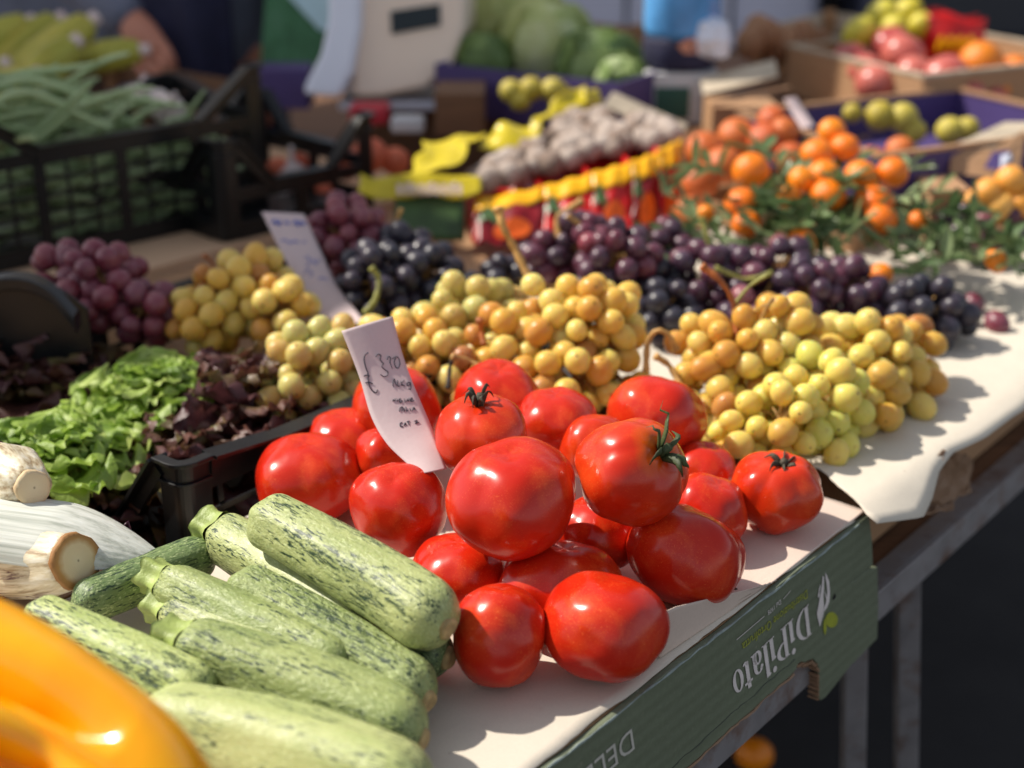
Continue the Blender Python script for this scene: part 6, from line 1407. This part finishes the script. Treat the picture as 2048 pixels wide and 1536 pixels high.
skin_body('trousers', K, [(0, 1), (1, 2), (2, 3), (3, 4), (1, 5), (5, 6), (6, 7)], MAT['navy'], vendor, 0)
K = [((0, -.045, .99), .10, .01), ((.06, -.16, .90), .13, .012), ((.10, -.165, .72), .14, .012), ((.10, -.15, .55), .14, .012)]
V, Fc = grid(lambda s, t: (-.09 + .20 * s, -.165 - .035 * sin(pi * s) - .01 * sin(12 * s), 1.30 - .75 * t), 16, 12); solid(mk('apron', V, Fc, MAT['navy'], vendor, True), .004)
V, Fc = revolve([(.002, 1.785), (.05, 1.78), (.092, 1.74), (.102, 1.69), (.10, 1.655), (.085, 1.64)], 28); mk('hair', [(x, y * 1.12 - .005 if y < 0 else y * 1.15, z + (.05 if y < -.03 and z < 1.7 else 0)) for x, y, z in V], Fc, MAT['hair'], vendor, True)
for s in (-1, 1):
    m = MB(); V, Fc = revolve([(.002, -.012), (.01, -.007), (.012, 0), (.01, .007), (.002, .012)], 14); m.add([(s * .034 + x, -.108 + y, 1.665 + z * .7) for x, y, z in V], Fc); m.build('eye', MAT['white_board'], vendor, True)
    m = MB(); m.box(s * .088 - .006, s * .088 + .006, -.03, .0, 1.61, 1.67); m.build('shoe' if False else 'ear', MAT['skin'], vendor, True)
    m = MB(); m.tube([(s * .11, .06, .05), (s * .11, 0, .055), (s * .115, -.10, .045), (s * .118, -.17, .035)], [.04, .05, .046, .035], 12); m.build('shoe', MAT['rubber'], vendor, True)

# ================================================================== VEHICLES AND HOUSES BEHIND
def van(name, x0, x1, y, label, mat, win=True):
    L = x1 - x0; c = Vector(((x0 + x1) / 2, y + .9, 0)); o = empty(name, c); tag(o, label, 'van'); I = Matrix.Translation(-c)
    prof = [(y, .42), (y - .02, .75), (y, 1.15), (y + .12, 1.95), (y + .3, 2.1), (y + 1.6, 2.1), (y + 1.75, 1.95), (y + 1.85, 1.15), (y + 1.85, .42)]
    m = MB(); m.prism([I @ Vector((x0, a, b)) for a, b in prof], (L, 0, 0)); bevel(m.build('body', mat, o), .05, 3)
    m = MB(); m.box(x0 + .05, x1 - .05, y - .035, y + .1, .40, .66); q = m.build('sill', MAT['rubber'], o); q.location = -c; bevel(q, .02)
    for xa in (x0 + .75, x1 - .75):
        V, Fc = revolve([(.02, -.10), (.24, -.10), (.31, -.08), (.33, -.03), (.33, .03), (.31, .08), (.24, .10), (.02, .10)], 36); q = mk('wheel', [(a, e, b) for a, b, e in V], Fc, MAT['rubber'], o, True, Matrix.Translation(Vector((xa, y + .04, .33)) - c))
        V, Fc = revolve([(.02, 0), (.2, .0), (.215, .012), (.2, .02), (.02, .03)], 30); mk('rim', [(a, -e, b) for a, b, e in V], Fc, MAT['steel'], q, True, Matrix.Translation((0, -.10, 0)))
    for k in range(3):
        a = x0 + .25 + k * (L - .5) / 3; b = a + (L - .5) / 3 - .12
        m = MB(); m.prism([I @ Vector((a, y + .004, 1.22)), I @ Vector((b, y + .004, 1.22)), I @ Vector((b, y + .09, 1.80)), I @ Vector((a, y + .09, 1.80))], (0, -.012, 0)); m.build('window', MAT['glass_dark'], o)
        m = MB(); m.box(b + .055, b + .065, y - .026, y + .0, .70, 1.9); q = m.build('door_seam', MAT['rubber'], o); q.location = -c
        m = MB(); m.box(b - .18, b - .04, y - .045, y - .0, 1.04, 1.075); q = m.build('door_handle', MAT['rubber'], o); q.location = -c; bevel(q, .01)
    return o
van('parked_van', .02, 1.05 if False else 1.06, 5.0, 'pale grey van parked behind the stall, only its lower side in view', MAT['van_grey'])
van('parked_van', -4.2, -1.0, 4.7, 'slate grey van parked behind the vendor at the upper left', MAT['slate'])
van('parked_van', 1.14, 5.6, 4.7, 'dark navy van parked behind the apples at the upper right', MAT['van_navy'])
def house(x0, x1, y, h, label, mat):
    c = Vector(((x0 + x1) / 2, y + 4, 0)); o = empty('town_house', c); tag(o, label, 'house'); I = -c
    m = MB(); m.box(x0, x1, y, y + 8, 0, h); q = m.build('wall', mat, o); q.location = I
    m = MB(); m.prism([Vector((x0 - .4, y - .5, h)) + I, Vector((x0 - .4, y + 4, h + 1.6)) + I, Vector((x0 - .4, y + 8.5, h)) + I], (x1 - x0 + .8, 0, 0)); m.build('roof', MAT['torn_board'], o)
    n = int((x1 - x0) / 3)
    for f in range(int(h / 3.2)):
        for k in range(n):
            xa = x0 + 1 + k * (x1 - x0 - 1) / n; z = .9 + f * 3.2
            m = MB(); m.box(xa, xa + 1.1, y - .02, y + .05, z, z + 1.6); w_ = m.build('window', MAT['glass_dark'], o); w_.location = I
            m = MB(); m.box(xa - .5, xa - .02, y - .06, y - .021, z, z + 1.6); m.box(xa + 1.12, xa + 1.6, y - .06, y - .021, z, z + 1.6); m.build('shutter', MAT['shutter'], w_)
house(-26, -8, 30, 9.6, 'cream plastered house with green shutters across the square, left', MAT['cream_plaster'])
house(-7.6, 10, 31, 12.8, 'taller cream house across the square, in the centre', MAT['cream_plaster'])
house(10.4, 28, 30, 9.6, 'cream plastered house across the square, right', MAT['cream_plaster'])
# fruit fallen under the table
p = atz(1508, 1508, .028); place('fallen_mandarin', ball_mesh('fallen_mandarin', 'mandarin', .5, .9), Vector((p.x, p.y, .028)), 'single mandarin fallen on the dark ground beneath the table', 'mandarin', None, .062)

# ================================================================== ADDED UNSEEN SUNSHADE, outline cut to shade the back of the stall
hz = 2.55; sh = Vector((SUN.x, SUN.y, 0)) * ((hz - .95) / SUN.z)
shd = empty('added_sunshade', tb(1.2, 2.2, 0)); tag(shd, 'added unseen canvas awning on steel posts over the back of the table', 'sunshade'); I = Matrix.Translation(-tb(1.2, 2.2, 0))
def panel(poly_uv):
    m = MB(); m.prism([I @ (tb(u, v, hz) + sh) for u, v in poly_uv], (0, 0, .006)); m.build('shade_sheet', MAT['canvas'], shd)
panel(SHADE_POLY)
for u, v in ((-.6, 3.2), (3.4, 3.6), (2.2, 1.75)):
    q = tb(u, v, 0) + sh; m = MB(); m.tube([I @ q, I @ (q + Vector((0, 0, hz - .001)))], .022, 10); m.build('post', MAT['steel'], shd, True)

# ================================================================== LIGHT, SKY, CAMERA
w = bpy.data.worlds.new('World'); scene.world = w; w.use_nodes = True
nt = w.node_tree; sky = nt.nodes.new('ShaderNodeTexSky'); sky.sky_type = 'NISHITA'; sky.sun_disc = False
elv = math.asin(SUN.z); sky.sun_elevation = elv; sky.sun_rotation = atan2(SUN.x, SUN.y)
hs = nt.nodes.new('ShaderNodeHueSaturation'); hs.inputs['Saturation'].default_value = SKYSAT; nt.links.new(sky.outputs[0], hs.inputs['Color']); nt.links.new(hs.outputs[0], nt.nodes['Background'].inputs[0]); nt.nodes['Background'].inputs[1].default_value = SKYS
ld = bpy.data.lights.new('sun', 'SUN'); ld.energy = SUNS; ld.angle = radians(.55); ld.color = (1, .93, .82)
lo = bpy.data.objects.new('sun', ld); col.objects.link(lo); lo.matrix_world = frame(SUN, loc=(0, 0, 10))
cd = bpy.data.cameras.new('camera'); cam = bpy.data.objects.new('camera', cd); col.objects.link(cam)
cd.sensor_width = 36; cd.lens = F / 2048 * 36; cd.clip_start = .02; cd.clip_end = 500
cam.location = (0, 0, CZ); cam.rotation_euler = (radians(90) - PIT, 0, 0)
cd.dof.use_dof = True; cd.dof.focus_distance = 1.05; cd.dof.aperture_fstop = (cd.lens / 1000) / APER; cd.dof.aperture_blades = 0
scene.camera = cam
vs = scene.view_settings; vs.view_transform = 'Standard'; vs.look = 'None'; vs.exposure = EXPO; vs.gamma = 1
